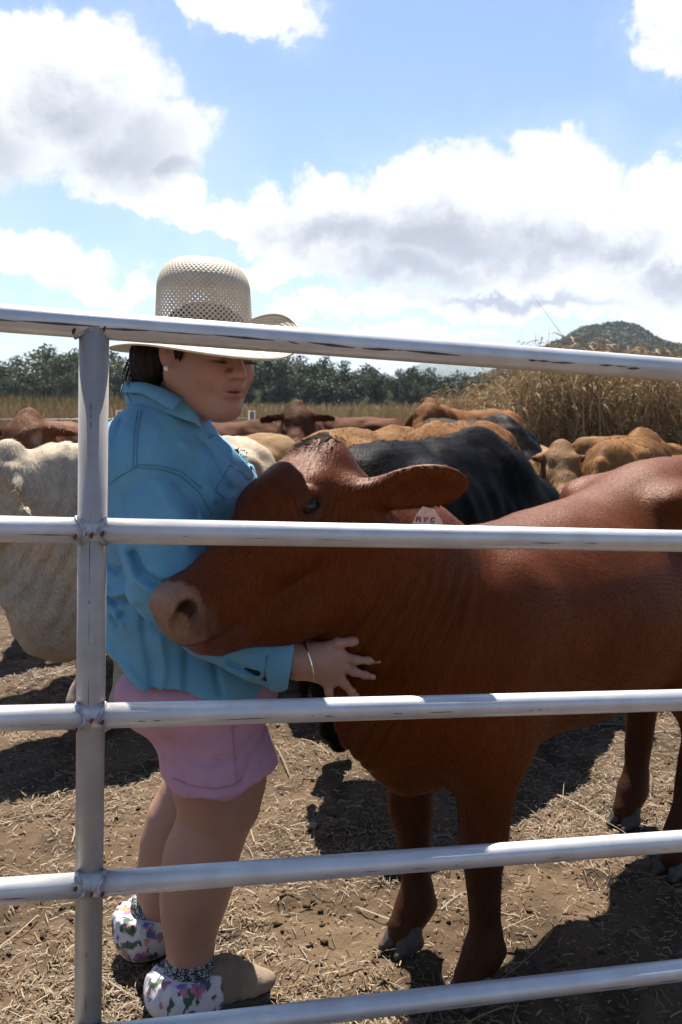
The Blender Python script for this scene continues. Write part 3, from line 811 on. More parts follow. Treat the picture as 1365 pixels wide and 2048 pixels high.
# -------- the herd
def herd_cow(label, px, Y, head, base, sc=1.0, vox=.022, hpose='level', turn=0.0, ear='side', nose=(.10, .06, .05), hump=1.0, fat=1.0, dew=.8,
             black=False, points=.2, group='cattle of the herd behind the girl', name='cow', hoofs=False, pale=None, roll=0.0, seed=0, folds=False, rim=None):
    yaw = R(head)
    poll, a = {'level': ((.83, 0, 1.20), (.78, 0, -.62)), 'up': ((.80, 0, 1.30), (.80, 0, -.60)), 'low': ((.95, 0, .82), (.45, 0, -.89)),
               'feed': ((.98, 0, .74), (.30, 0, -.95)), 'down': ((.88, 0, 1.06), (.55, 0, -.83))}[hpose]
    poll = np.array(poll); a = np.array(a)
    t = R(turn)
    def rot(v):
        return np.array([v[0]*math.cos(t)-v[1]*math.sin(t), v[0]*math.sin(t)+v[1]*math.cos(t), v[2]])
    piv = np.array([.42, 0, 0]); poll = piv+rot(poll-piv); a = rot(a)
    up = np.array([0, 0, 1.0]); n = unit(up-a*(up@a)) if abs(a[2]) < .97 else rot(np.array([1., 0, 0]))
    l = np.cross(n, unit(a))
    back = -rot(np.array([1., 0, 0]))
    if ear == 'side': ears = [l*1.0+back*.25-up*.18, -l*1.0+back*.25-up*.18]
    elif ear == 'droop': ears = [l*.65+back*.2-up*.75, -l*.65+back*.2-up*.75]
    else: ears = [l*.7+back*.8, -l*.7+back*.8]
    f, h, HB = cow_field(poll, a, n, ears, False, hump, fat, dew)
    def lean_hide(p, d):
        rb = np.sin(p[:, 0]*62+p[:, 2]*10)*sstep(p[:, 0], -.25, -.1)*sstep(-p[:, 0], -.3, -.2)*sstep(-np.abs(p[:, 2]-.88), -.22, -.1)
        sp_ = np.exp(-(p[:, 1]/.03)**2)*sstep(p[:, 2], .95, 1.05)*sstep(-p[:, 0], -.3, -.15)
        return d-.005*rb-.012*vnoise(p*5.0+seed)-.008*vnoise(p*11.0+seed)-.004*vnoise(p*24.0+seed)-.010*sp_
    f.post.append(lean_hide)
    if folds:
        k0 = np.array([.38, 0, .85], np.float32); k1 = h(.1, -.15, 0).astype(np.float32); kx = (k1-k0)/np.linalg.norm(k1-k0); kl = np.linalg.norm(k1-k0)
        def skin_folds(p, d):
            t_ = ((p-k0)@kx)/kl; m_ = sstep(t_, -.1, .2)*sstep(-t_, -1.0, -.8)*sstep(p[:, 2], .38, .5)
            return d-m_*.011*np.abs(np.sin(t_*kl*40+2.5*vnoise(p*4.0)+2*p[:, 2]))
        f.post.append(skin_folds)
    V, Q = f.mesh(vox)
    col = cow_colour(V, h, HB, base, nose, points, pale, seed=seed)
    if rim is not None:
        qh = (V-h(0, 0, 0))@HB.T
        for s_ in (1, -1):
            rw = sstep(-np.linalg.norm((qh-np.array([.166, -.066, .095*s_]))*[.8, 1, 1], axis=1), -.055, -.03)[:, None]
            col = col*(1-rw*.7)+np.array(rim)*rw*.7
    X = (px-682.5)/FPX*Y*1.0
    root = empty(name, (X, Y, 0), yaw, sc)
    o = add_obj('body', mk_mesh('body', V, Q, M_blackcoat if black else M_coat, col=col), root)
    if vox < .0185: coat_hair(o, V, (V-h(0, 0, 0))@HB.T, col, HB, 30000, .35, 1.9, seed)
    eyes(root, h, HB, .018, (.166, -.066, .085))
    if hoofs: hooves(root, None, M_hoof)
    tag(root, label, 'cow', group)
    return root
tan = (.165, .080, .029); orange = (.155, .058, .018); brown = (.082, .027, .011); cream = (.18, .105, .045); red = (.095, .027, .009)
white = (.35, .285, .205); blk = (.0035, .003, .003)
herd_cow('cream white cow with wrinkled neck and hanging dewlap at the left frame edge', 347, 4.3, 235, white, .98, .012, 'level', -30, 'droop', hump=.5, dew=1.6, points=.05, hoofs=True, seed=3, folds=True)
herd_cow('brown cow with pale eye rims looking over the white cow', 160, 6.2, -92, (.12, .05, .025), 1.0, .014, 'up', -6, 'side', hump=.5, hoofs=True, seed=5, rim=(.34, .22, .14))
herd_cow('orange cow rump at the left edge behind the white cow', -20, 8.6, 165, orange, .93, .024, hump=.5, seed=6)
herd_cow('red-brown cow between the gate post and the blue shirt', 245, 7.8, 170, red, .96, .024, hump=.5, seed=7)
herd_cow('cream tan cow directly behind the blue shirt front', 392, 5.0, 205, (.21, .125, .057), .97, .018, 'down', 10, hump=.3, seed=8)
herd_cow('red-brown cow with wrinkled back beside the chin', 465, 8.6, 12, brown, .96, .02, 'level', 20, hump=.6, seed=9)
herd_cow('dark faced brown cow looking straight out with both ears spread', 604, 8.6, -90, (.070, .023, .010), 1.03, .014, 'up', 0, 'side', hump=.4, seed=10)
herd_cow('red-brown cow standing crosswise behind the dark faced one', 690, 9.8, 185, brown, .98, .022, 'low', 0, hump=.4, seed=11)
herd_cow('large golden tan cow behind the brown cow\'s poll', 748, 4.9, 56, tan, 1.01, .014, 'level', 10, hump=.15, seed=12)
herd_cow('orange cow facing left with drooping ears by the dry grass', 945, 9.2, 222, orange, 1.05, .016, 'up', 25, 'droop', hump=.4, seed=13)
herd_cow('orange-tan cow half hidden behind the front black cow', 925, 5.4, 62, (.155, .068, .023), 1.03, .018, 'down', 0, hump=.3, seed=14)
herd_cow('glossy black humped cow just behind the brown cow\'s ear', 880, 3.72, 48, blk, 1.0, .014, 'low', -14, hump=.9, black=True, points=0, seed=15)
herd_cow('black cow feeding at the yellow trough with head lowered', 950, 6.5, -62, blk, 1.02, .016, 'feed', 0, hump=.9, black=True, points=0, seed=16)
herd_cow('pale tan calf with big ears looking out beside the dry grass', 1092, 6.15, -97, (.19, .105, .048), .86, .014, 'up', 4, 'side', nose=(.36, .25, .19), hump=.2, seed=17, rim=(.36, .24, .14))
herd_cow('bony tan cow seen from behind with ribs and hips showing', 1262, 5.8, 58, (.175, .081, .028), .95, .014, 'down', -40, fat=.82, hump=.9, seed=18)
herd_cow('tan cow standing crosswise against the dry grass', 1238, 10.5, 5, (.155, .076, .027), .80, .022, 'down', 0, hump=.4, seed=19)
herd_cow('red-tan cow with lowered neck behind the brown cow\'s back', 1330, 6.0, 172, (.14, .056, .018), .84, .02, 'level', 0, 'back', hump=.4, seed=20)

# -------- the brown cow at the panel
COW_O = np.array([.585, 2.435, 0]); YAW = math.atan2(-.637, -.771)
poll_w = P(632, 892, 1.99)
a_w, n_w = np.array([-.625, -.55, -.46]), np.array([-.47, -.24, .86])
near_root = empty('cow', COW_O, YAW)
lp = loc_dir(poll_w-COW_O, YAW); la = loc_dir(a_w, YAW); ln = loc_dir(n_w, YAW)
ear_l = loc_dir((.96, -.10, .10), YAW); ear_r = loc_dir((-.1, .95, .12), YAW)
class Ears(list): pass
ears = Ears([ear_l, ear_r]); ears.face = loc_dir((.1, -.86, -.45), YAW)
LF = [(0.0, .03), (-.02, .035), (.08, .0), (-.09, .0)]
f, h, HB = cow_field(lp, la, ln, ears, True, hump=.1, fat=1.0, dew=.6, lf=LF, wd=.16, hs=1.05, jaw=.008, hl_=.93)
# loose skin: vertical folds on the neck between cheek and shoulder
nk0 = np.array([.40, 0, .9]); nk1 = h(.10, -.16, 0); nax = unit(nk1-nk0); nlen = np.linalg.norm(nk1-nk0)
def folds(p, d):
    t = ((p-nk0.astype(np.float32))@nax.astype(np.float32))/nlen
    m = sstep(t, .12, .35)*sstep(-t, -.98, -.72)*sstep(-p[:, 2], -1.05, -.92)*sstep(p[:, 2], .45, .6)
    wv = np.sin(t*nlen*165+2.2*vnoise(p*7.0)+3.0*p[:, 2])
    return d - m*.0050*(wv-.2*wv*wv) - .0025*vnoise(p*16.0)
f.post.append(folds)
V, Q = f.mesh(.0052)
col = cow_colour(V, h, HB, (.080, .0175, .0036), (.160, .088, .054), .85, seed=1, sc=1.05, hl_=.93)
q = (V-h(0, 0, 0))@HB.T/1.05/np.array([.93, 1, 1])
def paint(col, w_, c): return col*(1-w_[:, None])+np.array(c)*w_[:, None]
# dark tone in the nostril hollows and along the mouth; hide colours: dark lip and side of the muzzle, pink-brown inner ear
for s in (1, -1):
    dn = np.linalg.norm((q-np.array([.474, -.078, .060*s]))*[1, 1, 1], axis=1)
    col = paint(col, sstep(-dn, -.024, -.018), (.022, .012, .010))
    side = sstep(q[:, 2]*s, .052, .072)*sstep(q[:, 0], .425, .45)*sstep(-q[:, 1], .06, .10)
    col = paint(col, side*.75, (.085, .04, .028))
lip = sstep(-q[:, 1], .150, .160)*sstep(q[:, 0], .37, .41)
mouth = np.exp(-((q[:, 1]+.152-.10*(q[:, 0]-.45))/.0035)**2)*sstep(q[:, 0], .385, .41)
col = paint(col, mouth*.9, (.012, .006, .005))
col = paint(col, lip*.8, (.09, .028, .016))
de = np.linalg.norm((q-np.array([.151, -.055, .10]))*[.8, 1, 1], axis=1)
col = paint(col, sstep(-de, -.040, -.024)*.55, (.05, .025, .018))
nbody = add_obj('body', mk_mesh('body', V, Q, coat('red_brown_coat', .46, .20, .0, 1.2, (60, 60, 12), (1, .5, .25, 1)), col=col), near_root)
coat_hair(nbody, V, q, col, HB, 170000, .25, 1.0)
eyes(near_root, h, HB, .0262, (.151, -.055, .086))
hooves(near_root, LF, M_palehoof)
# dark tuft of hair on the poll
f = Field()
f.ell(h(.010, .004, .004), (.040, .014, .040), HB, .02).ell(h(-.012, -.004, -.004), (.026, .018, .032), HB, .02)
f.post.append(lambda p, d: d-.003*vnoise(p*120)-.002*vnoise(p*260))
V, Q = f.mesh(.004)
tu = add_obj('poll_tuft', mk_mesh('poll_tuft', V, Q, M_tuft), near_root)
hb = MB(); r4 = np.random.default_rng(5)
for i in range(420):
    x_, z_ = .010+.034*r4.standard_normal()*.7, .032*r4.standard_normal()*.7
    b0 = h(x_, .010-6*(x_-.01)**2-7*z_**2, z_)
    b1 = b0+(HB[1]*(.010+.010*r4.random())+HB[0]*(.012+.012*r4.random())+HB[2]*.006*r4.standard_normal())
    hb.tube([b0, (b0+b1)/2+HB[1]*.003, b1], [.0010, .0008, .0003], 3, cap=False)
o = add_obj('tuft_hair', mk_mesh('tuft_hair', hb.v, hb.f, M_tuft), tu); o['kind'] = 'stuff'
# ear tag: flat pentagon hung from the ear, lettered by hand
ex = loc_dir((.985, .05, -.16), YAW); ez = loc_dir((.16, 0, .985), YAW); ey = np.cross(ez, ex)     # ey points away from the viewer
tc0 = loc_dir(P(852, 1045, 1.905)-COW_O, YAW)
out = [(-.036, -.04), (.036, -.04), (.034, .006), (.013, .030), (-.012, .032), (-.022, .014)]
tv = [tc0+ex*x+ez*z-ey*.001 for x, z in out]+[tc0+ex*x+ez*z+ey*.001 for x, z in out]; nn = len(out)
tf = [tuple(range(nn)), tuple(range(nn, 2*nn))[::-1]]+[(i, i+nn, (i+1) % nn+nn, (i+1) % nn) for i in range(nn)]
tagm = add_obj('ear_tag', mk_mesh('ear_tag', tv, tf, simple('pink_tag_plastic', (.62, .36, .28), .45, var=.12, scale=60), smooth=False), near_root)
st = {'M': [[(0,0),(0.1,1),(.45,.35),(.8,1),(.9,0)]], 'V': [[(0,1),(.4,0),(.8,1)]], 'G': [[(.85,.85),(.5,1),(.1,.8),(0,.4),(.25,.03),(.7,.05),(.85,.4),(.5,.42)]], '2': [[(0,.75),(.3,1),(.65,.8),(.5,.45),(0,0),(.75,.05)]]}
def letters(s, x0, z0, hgt, gap):
    m = []
    for ch in s:
        for line in st[ch]:
            pts = [tc0-ey*.0022+ex*(x0+u*hgt*.75)+ez*(z0+v*hgt+.06*(x0+u*hgt)) for u, v in line]
            b = MB(); b.tube(pts, .0011, 5); m.append((ch, b))
        x0 += gap
    return m
for ch, b in letters('MVG', -.020, .000, .0115, .0145)+letters('2', -.001, -.019, .0115, .012):
    add_obj('letter', mk_mesh('letter', b.v, b.f, simple('tag_ink', (.02, .02, .025), .5)), tagm)
tag(near_root, 'large red-brown cow resting its head against the girl behind the rails', 'cow')

# -------- yellow feed trough
tr = empty('feed_trough', (1.20, 6.05, 0), 0.3, .9); M_yel = simple('yellow_plastic', (.80, .40, .03), .4, var=.1)
V = []; F = []; n = 18
prof = [(.0, .05), (.24, .05), (.31, .30), (.36, .55), (.385, .555), (.385, .53), (.345, .50), (.30, .30), (.22, .09), (.0, .09)]
m = MB(); nn = 40
for r, z in prof:
    for k in range(nn):
        a_ = 2*math.pi*k/nn; m.v.append((r*math.cos(a_)*1.7, r*math.sin(a_), z))
for i in range(len(prof)-1):
    for k in range(nn): m.f.append((i*nn+k, i*nn+(k+1) % nn, (i+1)*nn+(k+1) % nn, (i+1)*nn+k))
add_obj('basin', mk_mesh('basin', m.v, m.f, M_yel), tr)
for sx in (-.35, .35):
    m = MB(); m.box((sx, 0, .03), (.05, .22, .03)); add_obj('foot', mk_mesh('foot', m.v, m.f, M_yel, smooth=False), tr)
tag(tr, 'yellow plastic feed trough where the black cow feeds', 'trough')

# ------------------------------------------------------------------ the girl
PO = np.array([-.35, 2.03, 0.0])
girl = empty('person', PO)
fw = unit((.94, -.34, 0)); lt = np.array([-fw[1], fw[0], 0]); zz = np.array([0, 0, 1.0])      # facing, her left, up
TB = np.array([fw, lt, zz])
# head frame
yw, pt, rl = R(-51), R(-11), R(0)
hf = np.array([math.cos(yw)*math.cos(pt), math.sin(yw)*math.cos(pt), math.sin(pt)])
hl = unit(np.cross(zz, hf)); hu = np.cross(hf, hl); HS = 1.09
ear_w = P(345, 706, 1.955); HC = ear_w+hl*.078*HS
hd = lambda x, y, z: HC+(hf*x*1.03+hl*y*1.05+hu*z*.90)*HS
HBg = np.array([hf, hl, hu])
def skin():
    m, t, b, o = mat('skin')
    tcn = t.add('ShaderNodeTexCoord').outputs['Object']; at = t.add('ShaderNodeAttribute', attribute_name='Col')
    n = t.noise(tcn, 25, 5, .6); n2 = t.noise(tcn, 260, 3, .6)
    du = t.noise(tcn, 60, 5, .7)
    c = t.mix(t.m('MULTIPLY', t.ss(n.outputs[0], .35, .7), .35), at.outputs['Color'], t.mix(1.0, at.outputs['Color'], (1.0, .80, .74), 'MULTIPLY'))
    c = t.mix(t.m('MULTIPLY', t.ss(du.outputs[0], .52, .75), .28), c, (.16, .095, .06))
    t.put(b.inputs['Base Color'], c)
    b.inputs['Roughness'].default_value = .48; b.inputs['Specular IOR Level'].default_value = .4
    b.inputs['Subsurface Weight'].default_value = .12; b.inputs['Subsurface Radius'].default_value = (.012, .005, .003); b.inputs['Subsurface Scale'].default_value = .6
    t.put(b.inputs['Normal'], t.add('ShaderNodeBump', {'Strength': .08, 'Distance': .002, 'Height': n2.outputs[0]}))
    return m
M_skin = skin()
b = Field()
E = lambda c, r, k=.02, sub=False, B=None: b.ell(hd(*c), np.array(r)*HS, HBg if B is None else B, k*HS, sub)
def Cn(p, q, r, s, k=.015, sub=False): b.cone(hd(*p), hd(*q), r*HS, s*HS, k*HS, sub=sub)
# torso core (under the clothes), then limbs
Wst = lambda px, py, Y: P(px, py, Y)
pel, wai, che, nek = Wst(392, 1410, 2.09), Wst(340, 1215, 2.08), Wst(335, 1000, 2.08), Wst(335, 845, 2.07)
b.ell(P(398, 1385, 2.09), (.145, .155, .09), TB, .05); b.ell(wai, (.125, .15, .15), TB, .08); b.ell(che, (.115, .16, .15), TB, .08)
b.chain([(che, .09), (nek, .062), (hd(-.025, 0, -.075), .056*HS), (hd(-.02, 0, -.03), .058*HS)], k=.03)
# skull and face
E((-.008, 0, .036), (.088, .074, .066), .03)
E((.032, 0, -.005), (.063, .064, .085), .03)
for s in (1, -1):
    E((.042, .033*s, -.030), (.044, .032, .040), .025)                     # cheek
    Cn((-.004, .058*s, -.045), (.066, .014*s, -.102), .027, .022, .03)     # jaw line
    E((.082, .030*s, .030), (.016, .026, .010), .018)                      # brow
E((.074, 0, -.098), (.024, .027, .021), .02)                               # chin
E((.030, 0, -.092), (.040, .040, .026), .03)                               # soft under-chin
for s in (1, -1): E((.096, .031*s, .010), (.016, .019, .011), .012, True)  # socket
for s in (1, -1): E((.077, .031*s, .009), (.0155, .0165, .0150), .006)     # lowered lid
Cn((.090, 0, .030), (.112, 0, -.014), .0085, .0105, .014)
E((.1145, 0, -.021), (.0125, .0115, .0105), .008)
for s in (1, -1):
    E((.101, .0125*s, -.0255), (.0125, .0080, .0080), .006)
    E((.1085, .0065*s, -.0325), (.0050, .0035, .0032), .003, True)
E((.088, 0, -.052), (.016, .030, .024), .015)
E((.0965, 0, -.0535), (.0105, .0225, .0060), .006)
E((.0950, 0, -.0680), (.0105, .0195, .0072), .006)
E((.107, 0, -.0608), (.014, .0205, .0016), .003, True)
for s in (1, -1):
    EB = np.array([unit(hf*.95-hl*.45*s), unit(hl*s+hf*.35), hu]); EB[1] = unit(EB[1]-EB[0]*(EB[1]@EB[0])); EB[2] = np.cross(EB[0], EB[1])
    E((-.010, .079*s, .002), (.019, .0075, .032), .006, False, EB)
    E((-.006, .0865*s, .006), (.010, .0062, .020), .004, True, EB)
    E((-.003, .082*s, -.004), (.005, .005, .007), .004, False, EB)
    E((-.004, .077*s, -.028), (.009, .006, .010), .006, False, EB)
# near arm: shoulder, elbow, wrist; the hand lies flat on the cow's neck
sh_, el_, wr_ = P(300, 930, 1.97), P(325, 1180, 1.925), P(598, 1325, 1.90)
b.chain([(sh_, .062), (el_, .052)], k=.03); b.chain([(el_, .050), ((el_+wr_)/2, .046), (wr_, .033)], k=.03)
# far arm, behind the cow's head
b.chain([(che+lt*.15+zz*.09, .06), (P(470, 1120, 2.30), .05), (P(640, 1080, 2.30), .036)], k=.03)
HY = 1.905
hp = lambda px, py, dy=0: P(px, py, HY+dy)
b.chain([(wr_, .031), (hp(632, 1322), .034)], k=.02, n=(0, 1, 0), f=.72)
for (px, py) in ((672, 1300), (682, 1322), (676, 1344), (662, 1362)):       # palm rays
    b.cone(hp(628, 1322), hp(px, py), .026, .0165, .018, n=(0, 1, 0), f=.72)
def finger(pts, r0, r1, k=.006):
    n_ = len(pts); rs = np.linspace(r0, r1, n_)
    b.chain([(p, float(r)) for p, r in zip(pts, rs)], k=k)
    for p, r in zip(pts[1:-1], rs[1:-1]): b.ell(p, (r*1.05,)*3, k=.004)       # knuckles
NAILS = [(721, 1280.5), (754, 1319.5), (743, 1352.5), (711, 1389)]
finger([hp(650, 1296), hp(676, 1286, -.006), hp(704, 1283, -.004), hp(724, 1281, .004)], .0125, .0080)               # thumb
finger([hp(684, 1311), hp(712, 1320, -.007), hp(738, 1321, .000), hp(759, 1321, .010)], .0104, .0066)                # index
finger([hp(686, 1331), hp(708, 1343, -.007), hp(730, 1350, .000), hp(747, 1354, .010)], .0104, .0067)                # middle
finger([hp(674, 1350), hp(690, 1368, -.006), hp(704, 1384, .000), hp(714, 1392, .008)], .0100, .0066)               # ring
finger([hp(654, 1362), hp(658, 1384, -.005), hp(665, 1402, .000), hp(669, 1418, .006)], .0090, .0060)               # little
# legs
def leg(rows, Y0, Y1, top, foot):
    n_ = len(rows); ch = [top]
    for i, (y, c, r) in enumerate(rows): ch.append((P(c, y, Y0+(Y1-Y0)*i/(n_-1)), r))
    b.chain(ch+[foot], k=.022)
leg([(1530, 438, .104), (1576, 438, .096), (1612, 437, .084), (1645, 428, .071), (1671, 418, .074), (1711, 403, .079), (1748, 398, .078), (1799, 388, .071), (1843, 382, .060), (1898, 381, .049)], 2.01, 1.985, (P(425, 1470, 2.04), .105), (G(383, 1985)+zz*.05, .045))
b.ell(P(462, 1640, 1.965), (.026, .030, .034), k=.03)
leg([(1530, 418, .092), (1576, 404, .088), (1609, 382, .080), (1641, 356, .071), (1682, 349, .076), (1726, 346, .079), (1748, 344, .078), (1795, 332, .066), (1840, 318, .052)], 2.19, 2.175, (P(415, 1460, 2.19), .098), (G(315, 1895)+zz*.05, .045))
V, Q = b.mesh(.0034)
q = (V-HC)@HBg.T/HS/np.array([1.03, 1.05, .90])
base = np.array([.31, .165, .112]); col = np.tile(base, (len(V), 1))
def gp(c, r): return np.exp(-(((q-np.array(c))/np.array(r))**2).sum(1))
def tint(w_, c):
    global col
    col = col*(1-w_[:, None])+np.array(c)*w_[:, None]
for s in (1, -1): tint(gp((.08, .040*s, -.025), (.03, .025, .022))*.30, (.46, .17, .12))
tint(gp((.104, 0, -.031), (.012, .014, .004))*.45, (.13, .05, .04))
tint(gp((.118, 0, -.02), (.02, .02, .015))*.25, (.46, .18, .13))
lipw = np.clip(gp((.106, 0, -.0535), (.02, .017, .0058))+gp((.106, 0, -.0680), (.02, .016, .0068)), 0, 1)*(q[:, 0] > .088)
tint(lipw*.9, (.30, .085, .07))
tint(gp((.1, 0, -.0610), (.02, .018, .0018))*.75, (.12, .04, .035))
for s in (1, -1):
    tint(gp((.088, .031*s, .0005), (.016, .017, .0028))*.9*(q[:, 0] > .06), (.03, .018, .014))       # lash line
    tint(gp((.09, .031*s, .012), (.02, .02, .010))*.25, (.26, .12, .09))
    tint(gp((.088, .032*s, .036), (.03, .022, .0045))*.8, (.06, .035, .025))                         # eyebrow
tint(gp((.066, -.055, -.050), (.006, .0022, .0022))*.7, (.09, .045, .03))                                # mole
# dusty marks on the back of the hand
hw = np.exp(-((V-hp(655, 1332, -.02))**2).sum(1)/.016**2)*sstep(fbm(V*90, 2), .1, .6); tint(hw*.6, (.24, .11, .06))
wobj('body', V, Q, M_skin, girl, col=col)
nm = MB()
nb = np.array([[1, 0, 0], [0, 1, 0], [0, 0, 1.0]])
M_nail = simple('nail', (.40, .24, .19), .3, var=.05)
for i_, (nx_, ny_) in enumerate(NAILS):
    nm = MB(); nm.sphere(hp(nx_, ny_, -.0035 if i_ == 0 else .0030), (.0060, .0030, .0048) if i_ == 0 else (.0048, .0026, .0038), 12, 8)
    wobj('fingernail', nm.v, nm.f, M_nail, girl)
# bangle and earring
bm_ = MB(); pts = []
ax = unit(hp(640, 1322)-wr_); s1 = unit(np.cross(ax, zz)); s2 = np.cross(ax, s1); bc = P(616, 1322, 1.905)
for i in range(41):
    a_ = 2*math.pi*i/40; pts.append(bc+s1*.034*math.cos(a_)+s2*.042*math.sin(a_)+ax*.010*math.sin(a_+.6))
bm_.tube(pts, .0019, 8, cap=False)
wobj('bangle', bm_.v, bm_.f, simple('silver', (.8, .8, .8), .18, 1.0, .05), girl)
for s in (-1, 1):
    em = MB(); em.sphere(hd(.000, .084*s, -.033), .0058, 16, 10)
    wobj('earring', em.v, em.f, simple('pearl', (.80, .77, .72), .15, 0, .05), girl)
# lashes
lm = MB()
for s in (1, -1):
    for i in range(15):
        t = -1+2*i/14; p0 = hd(.0925-.008*t*t, .031*s+.0150*t, .0005-.0010*t*t)
        lm.tube([p0, p0+(hf*.0045-hu*.0018+hl*.0015*t)*HS, p0+(hf*.0080-hu*.0028+hl*.003*t)*HS], [.0007, .0006, .0002], 4)
o = wobj('eyelashes', lm.v, lm.f, simple('lash', (.012, .009, .008), .6), girl); o['kind'] = 'stuff'

# ---- hair
M_hair = None
def hair_mat():
    m, t, b_, o = mat('dark_hair')
    tcn = t.add('ShaderNodeTexCoord').outputs['Object']
    st = t.noise(t.vm('MULTIPLY', tcn, (260, 260, 26)), 1.0, 4, .6)
    t.put(b_.inputs['Base Color'], t.mix(st.outputs[0], (.005, .0035, .003), (.020, .012, .009)))
    b_.inputs['Roughness'].default_value = .6; b_.inputs['Specular IOR Level'].default_value = .2
    t.put(b_.inputs['Normal'], t.add('ShaderNodeBump', {'Strength': .9, 'Distance': .004, 'Height': st.outputs[0]}))
    return m
M_hair = hair_mat()
f = Field(); En = lambda c, r, k=.02, sub=False: f.ell(hd(*c), np.array(r)*HS, HBg, k*HS, sub)
En((-.014, 0, .036), (.090, .078, .064)); En((-.05, 0, -.006), (.050, .062, .052))
En((.075, 0, -.03), (.095, .10, .115), .012, True)
En((-.002, .09, -.005), (.024, .03, .034), .01, True); En((-.002, -.09, -.005), (.024, .03, .034), .01, True)
f.chain([(hd(.018, -.074, .030), .011), (hd(.024, -.076, .006), .007), (hd(.026, -.075, -.012), .003)], k=.012)
f.chain([(hd(.018, .074, .030), .011), (hd(.024, .076, .006), .007), (hd(.026, .075, -.012), .003)], k=.012)
pt0 = P(312, 706, 2.0)
f.chain([(hd(-.09, -.01, .0), .040), (P(300, 715, 2.02), .036), (P(298, 742, 2.02), .028), (P(300, 768, 2.03), .014)], k=.03)
f.post.append(lambda p, d: d-.0022*np.sin(p[:, 0]*420+6*vnoise(p*25)))
V, Q = f.mesh(.0042)
hr = wobj('hair', V, Q, M_hair, girl)
st_ = MB(); r6 = np.random.default_rng(9)
for i in range(70):
    x0 = 285+30*r6.random(); y0 = 690+20*r6.random(); Yk = 1.99+.07*r6.random()
    dx = -10-38*r6.random(); ln_ = 50+60*r6.random()
    st_.tube([P(x0, y0, Yk), P(x0+dx*.75, y0+ln_*.35, Yk), P(x0+dx, y0+ln_*.75, Yk+.01), P(x0+dx*.95+5*r6.standard_normal(), y0+ln_, Yk+.01)], [.0014, .0012, .001, .0004], 4)
o = wobj('loose_strands', st_.v, st_.f, M_hair, hr); o['kind'] = 'stuff'

# ---- hat
def weave(name, holes):
    m, t, b_, o = mat(name)
    uv = t.add('ShaderNodeTexCoord').outputs['UV']; sp = t.add('ShaderNodeSeparateXYZ', {0: uv})
    U_, V_ = sp.outputs[0], sp.outputs[1]
    if holes:
        a1 = t.m('SINE', t.m('MULTIPLY', t.m('ADD', U_, t.m('MULTIPLY', V_, 1.0)), math.pi*54))
        a2 = t.m('SINE', t.m('MULTIPLY', t.m('SUBTRACT', U_, t.m('MULTIPLY', V_, 1.0)), math.pi*54))
        g = t.m('MULTIPLY', t.m('ABSOLUTE', a1), t.m('ABSOLUTE', a2))
        band = t.m('MULTIPLY', t.ss(V_, .0, .03), t.m('SUBTRACT', 1.0, t.ss(V_, .10, .215)))
        hole = t.m('MULTIPLY', t.ss(t.m('ADD', g, t.m('MULTIPLY', band, .25)), .80, .90), t.ss(band, .05, .3))
        hgt = t.m('SUBTRACT', 1.0, g)
    else:
        ring = t.m('SINE', t.m('MULTIPLY', V_, 2*math.pi*17)); rad_ = t.m('SINE', t.m('MULTIPLY', U_, 2*math.pi*230))
        hgt = t.m('ADD', t.m('MULTIPLY', ring, .6), t.m('MULTIPLY', rad_, .4))
    n = t.noise(t.add('ShaderNodeTexCoord').outputs['Object'], 30, 4, .6)
    c = t.mix(t.ss(n.outputs[0], .3, .7), (.66, .60, .50), (.76, .70, .60))
    c = t.mix(t.m('MULTIPLY', t.ss(hgt, -.9 if not holes else .3, .4 if not holes else .9), .5), t.mix(1.0, c, (.66, .58, .46), 'MULTIPLY'), c)
    t.put(b_.inputs['Base Color'], c); b_.inputs['Roughness'].default_value = .6; b_.inputs['Specular IOR Level'].default_value = .3
    t.put(b_.inputs['Normal'], t.add('ShaderNodeBump', {'Strength': .5, 'Distance': .002, 'Height': hgt}))
    trl = t.add('ShaderNodeBsdfTranslucent', {'Color': c})
    sh1 = t.add('ShaderNodeMixShader', {0: .18, 1: b_.outputs[0], 2: trl.outputs[0]})
    if holes:
        tp = t.add('ShaderNodeBsdfTransparent')
        sh1 = t.add('ShaderNodeMixShader', {0: hole, 1: sh1.outputs[0], 2: tp.outputs[0]})
    t.l.new(sh1.outputs[0], o.inputs[0])
    return m
hat_c = P(408, 685, 2.000)
hx = unit(np.array([hf[0], hf[1], -.02])); hy = unit(np.cross(zz, hx)); hz = np.cross(hx, hy)
hz = unit(hz)
A0, B0 = .112, .100                                   # crown half length, half width at the band
def crown_pt(u, v):
    """v 0 at the band .. 1 at the middle of the top"""
    a_ = 2*math.pi*u; Hc = .166
    if v < .5:
        s = v/.5; r = 1-.06*s; z = Hc*.62*s
    else:
        s = (v-.5)/.5; r = .94*math.cos(s*math.pi/2)**.62; z = Hc*(.62+.38*math.sin(s*math.pi/2)**1.1)
    z += -.012*math.cos(a_)*v*r + .010*v
    return hat_c+hx*(A0*r*math.cos(a_))+hy*(B0*r*math.sin(a_))+hz*z
NU, NV = 110, 46
cv, cuv = [], []
for j in range(NV+1):
    for i in range(NU+1):
        cv.append(crown_pt(i/NU, j/NV)); cuv.append((i/NU, j/NV*.36))
cf = np.array([(j*(NU+1)+i, j*(NU+1)+i+1, (j+1)*(NU+1)+i+1, (j+1)*(NU+1)+i) for j in range(NV) for i in range(NU)])
hat = empty('hat', (0, 0, 0)); hat.parent = girl
M_crown = weave('open_straw_weave', True); M_brim = weave('brim_straw_weave', False)
co = wobj('crown', cv, cf, M_crown, hat, uv=cuv)
bv, buv = [], []; NB = 18
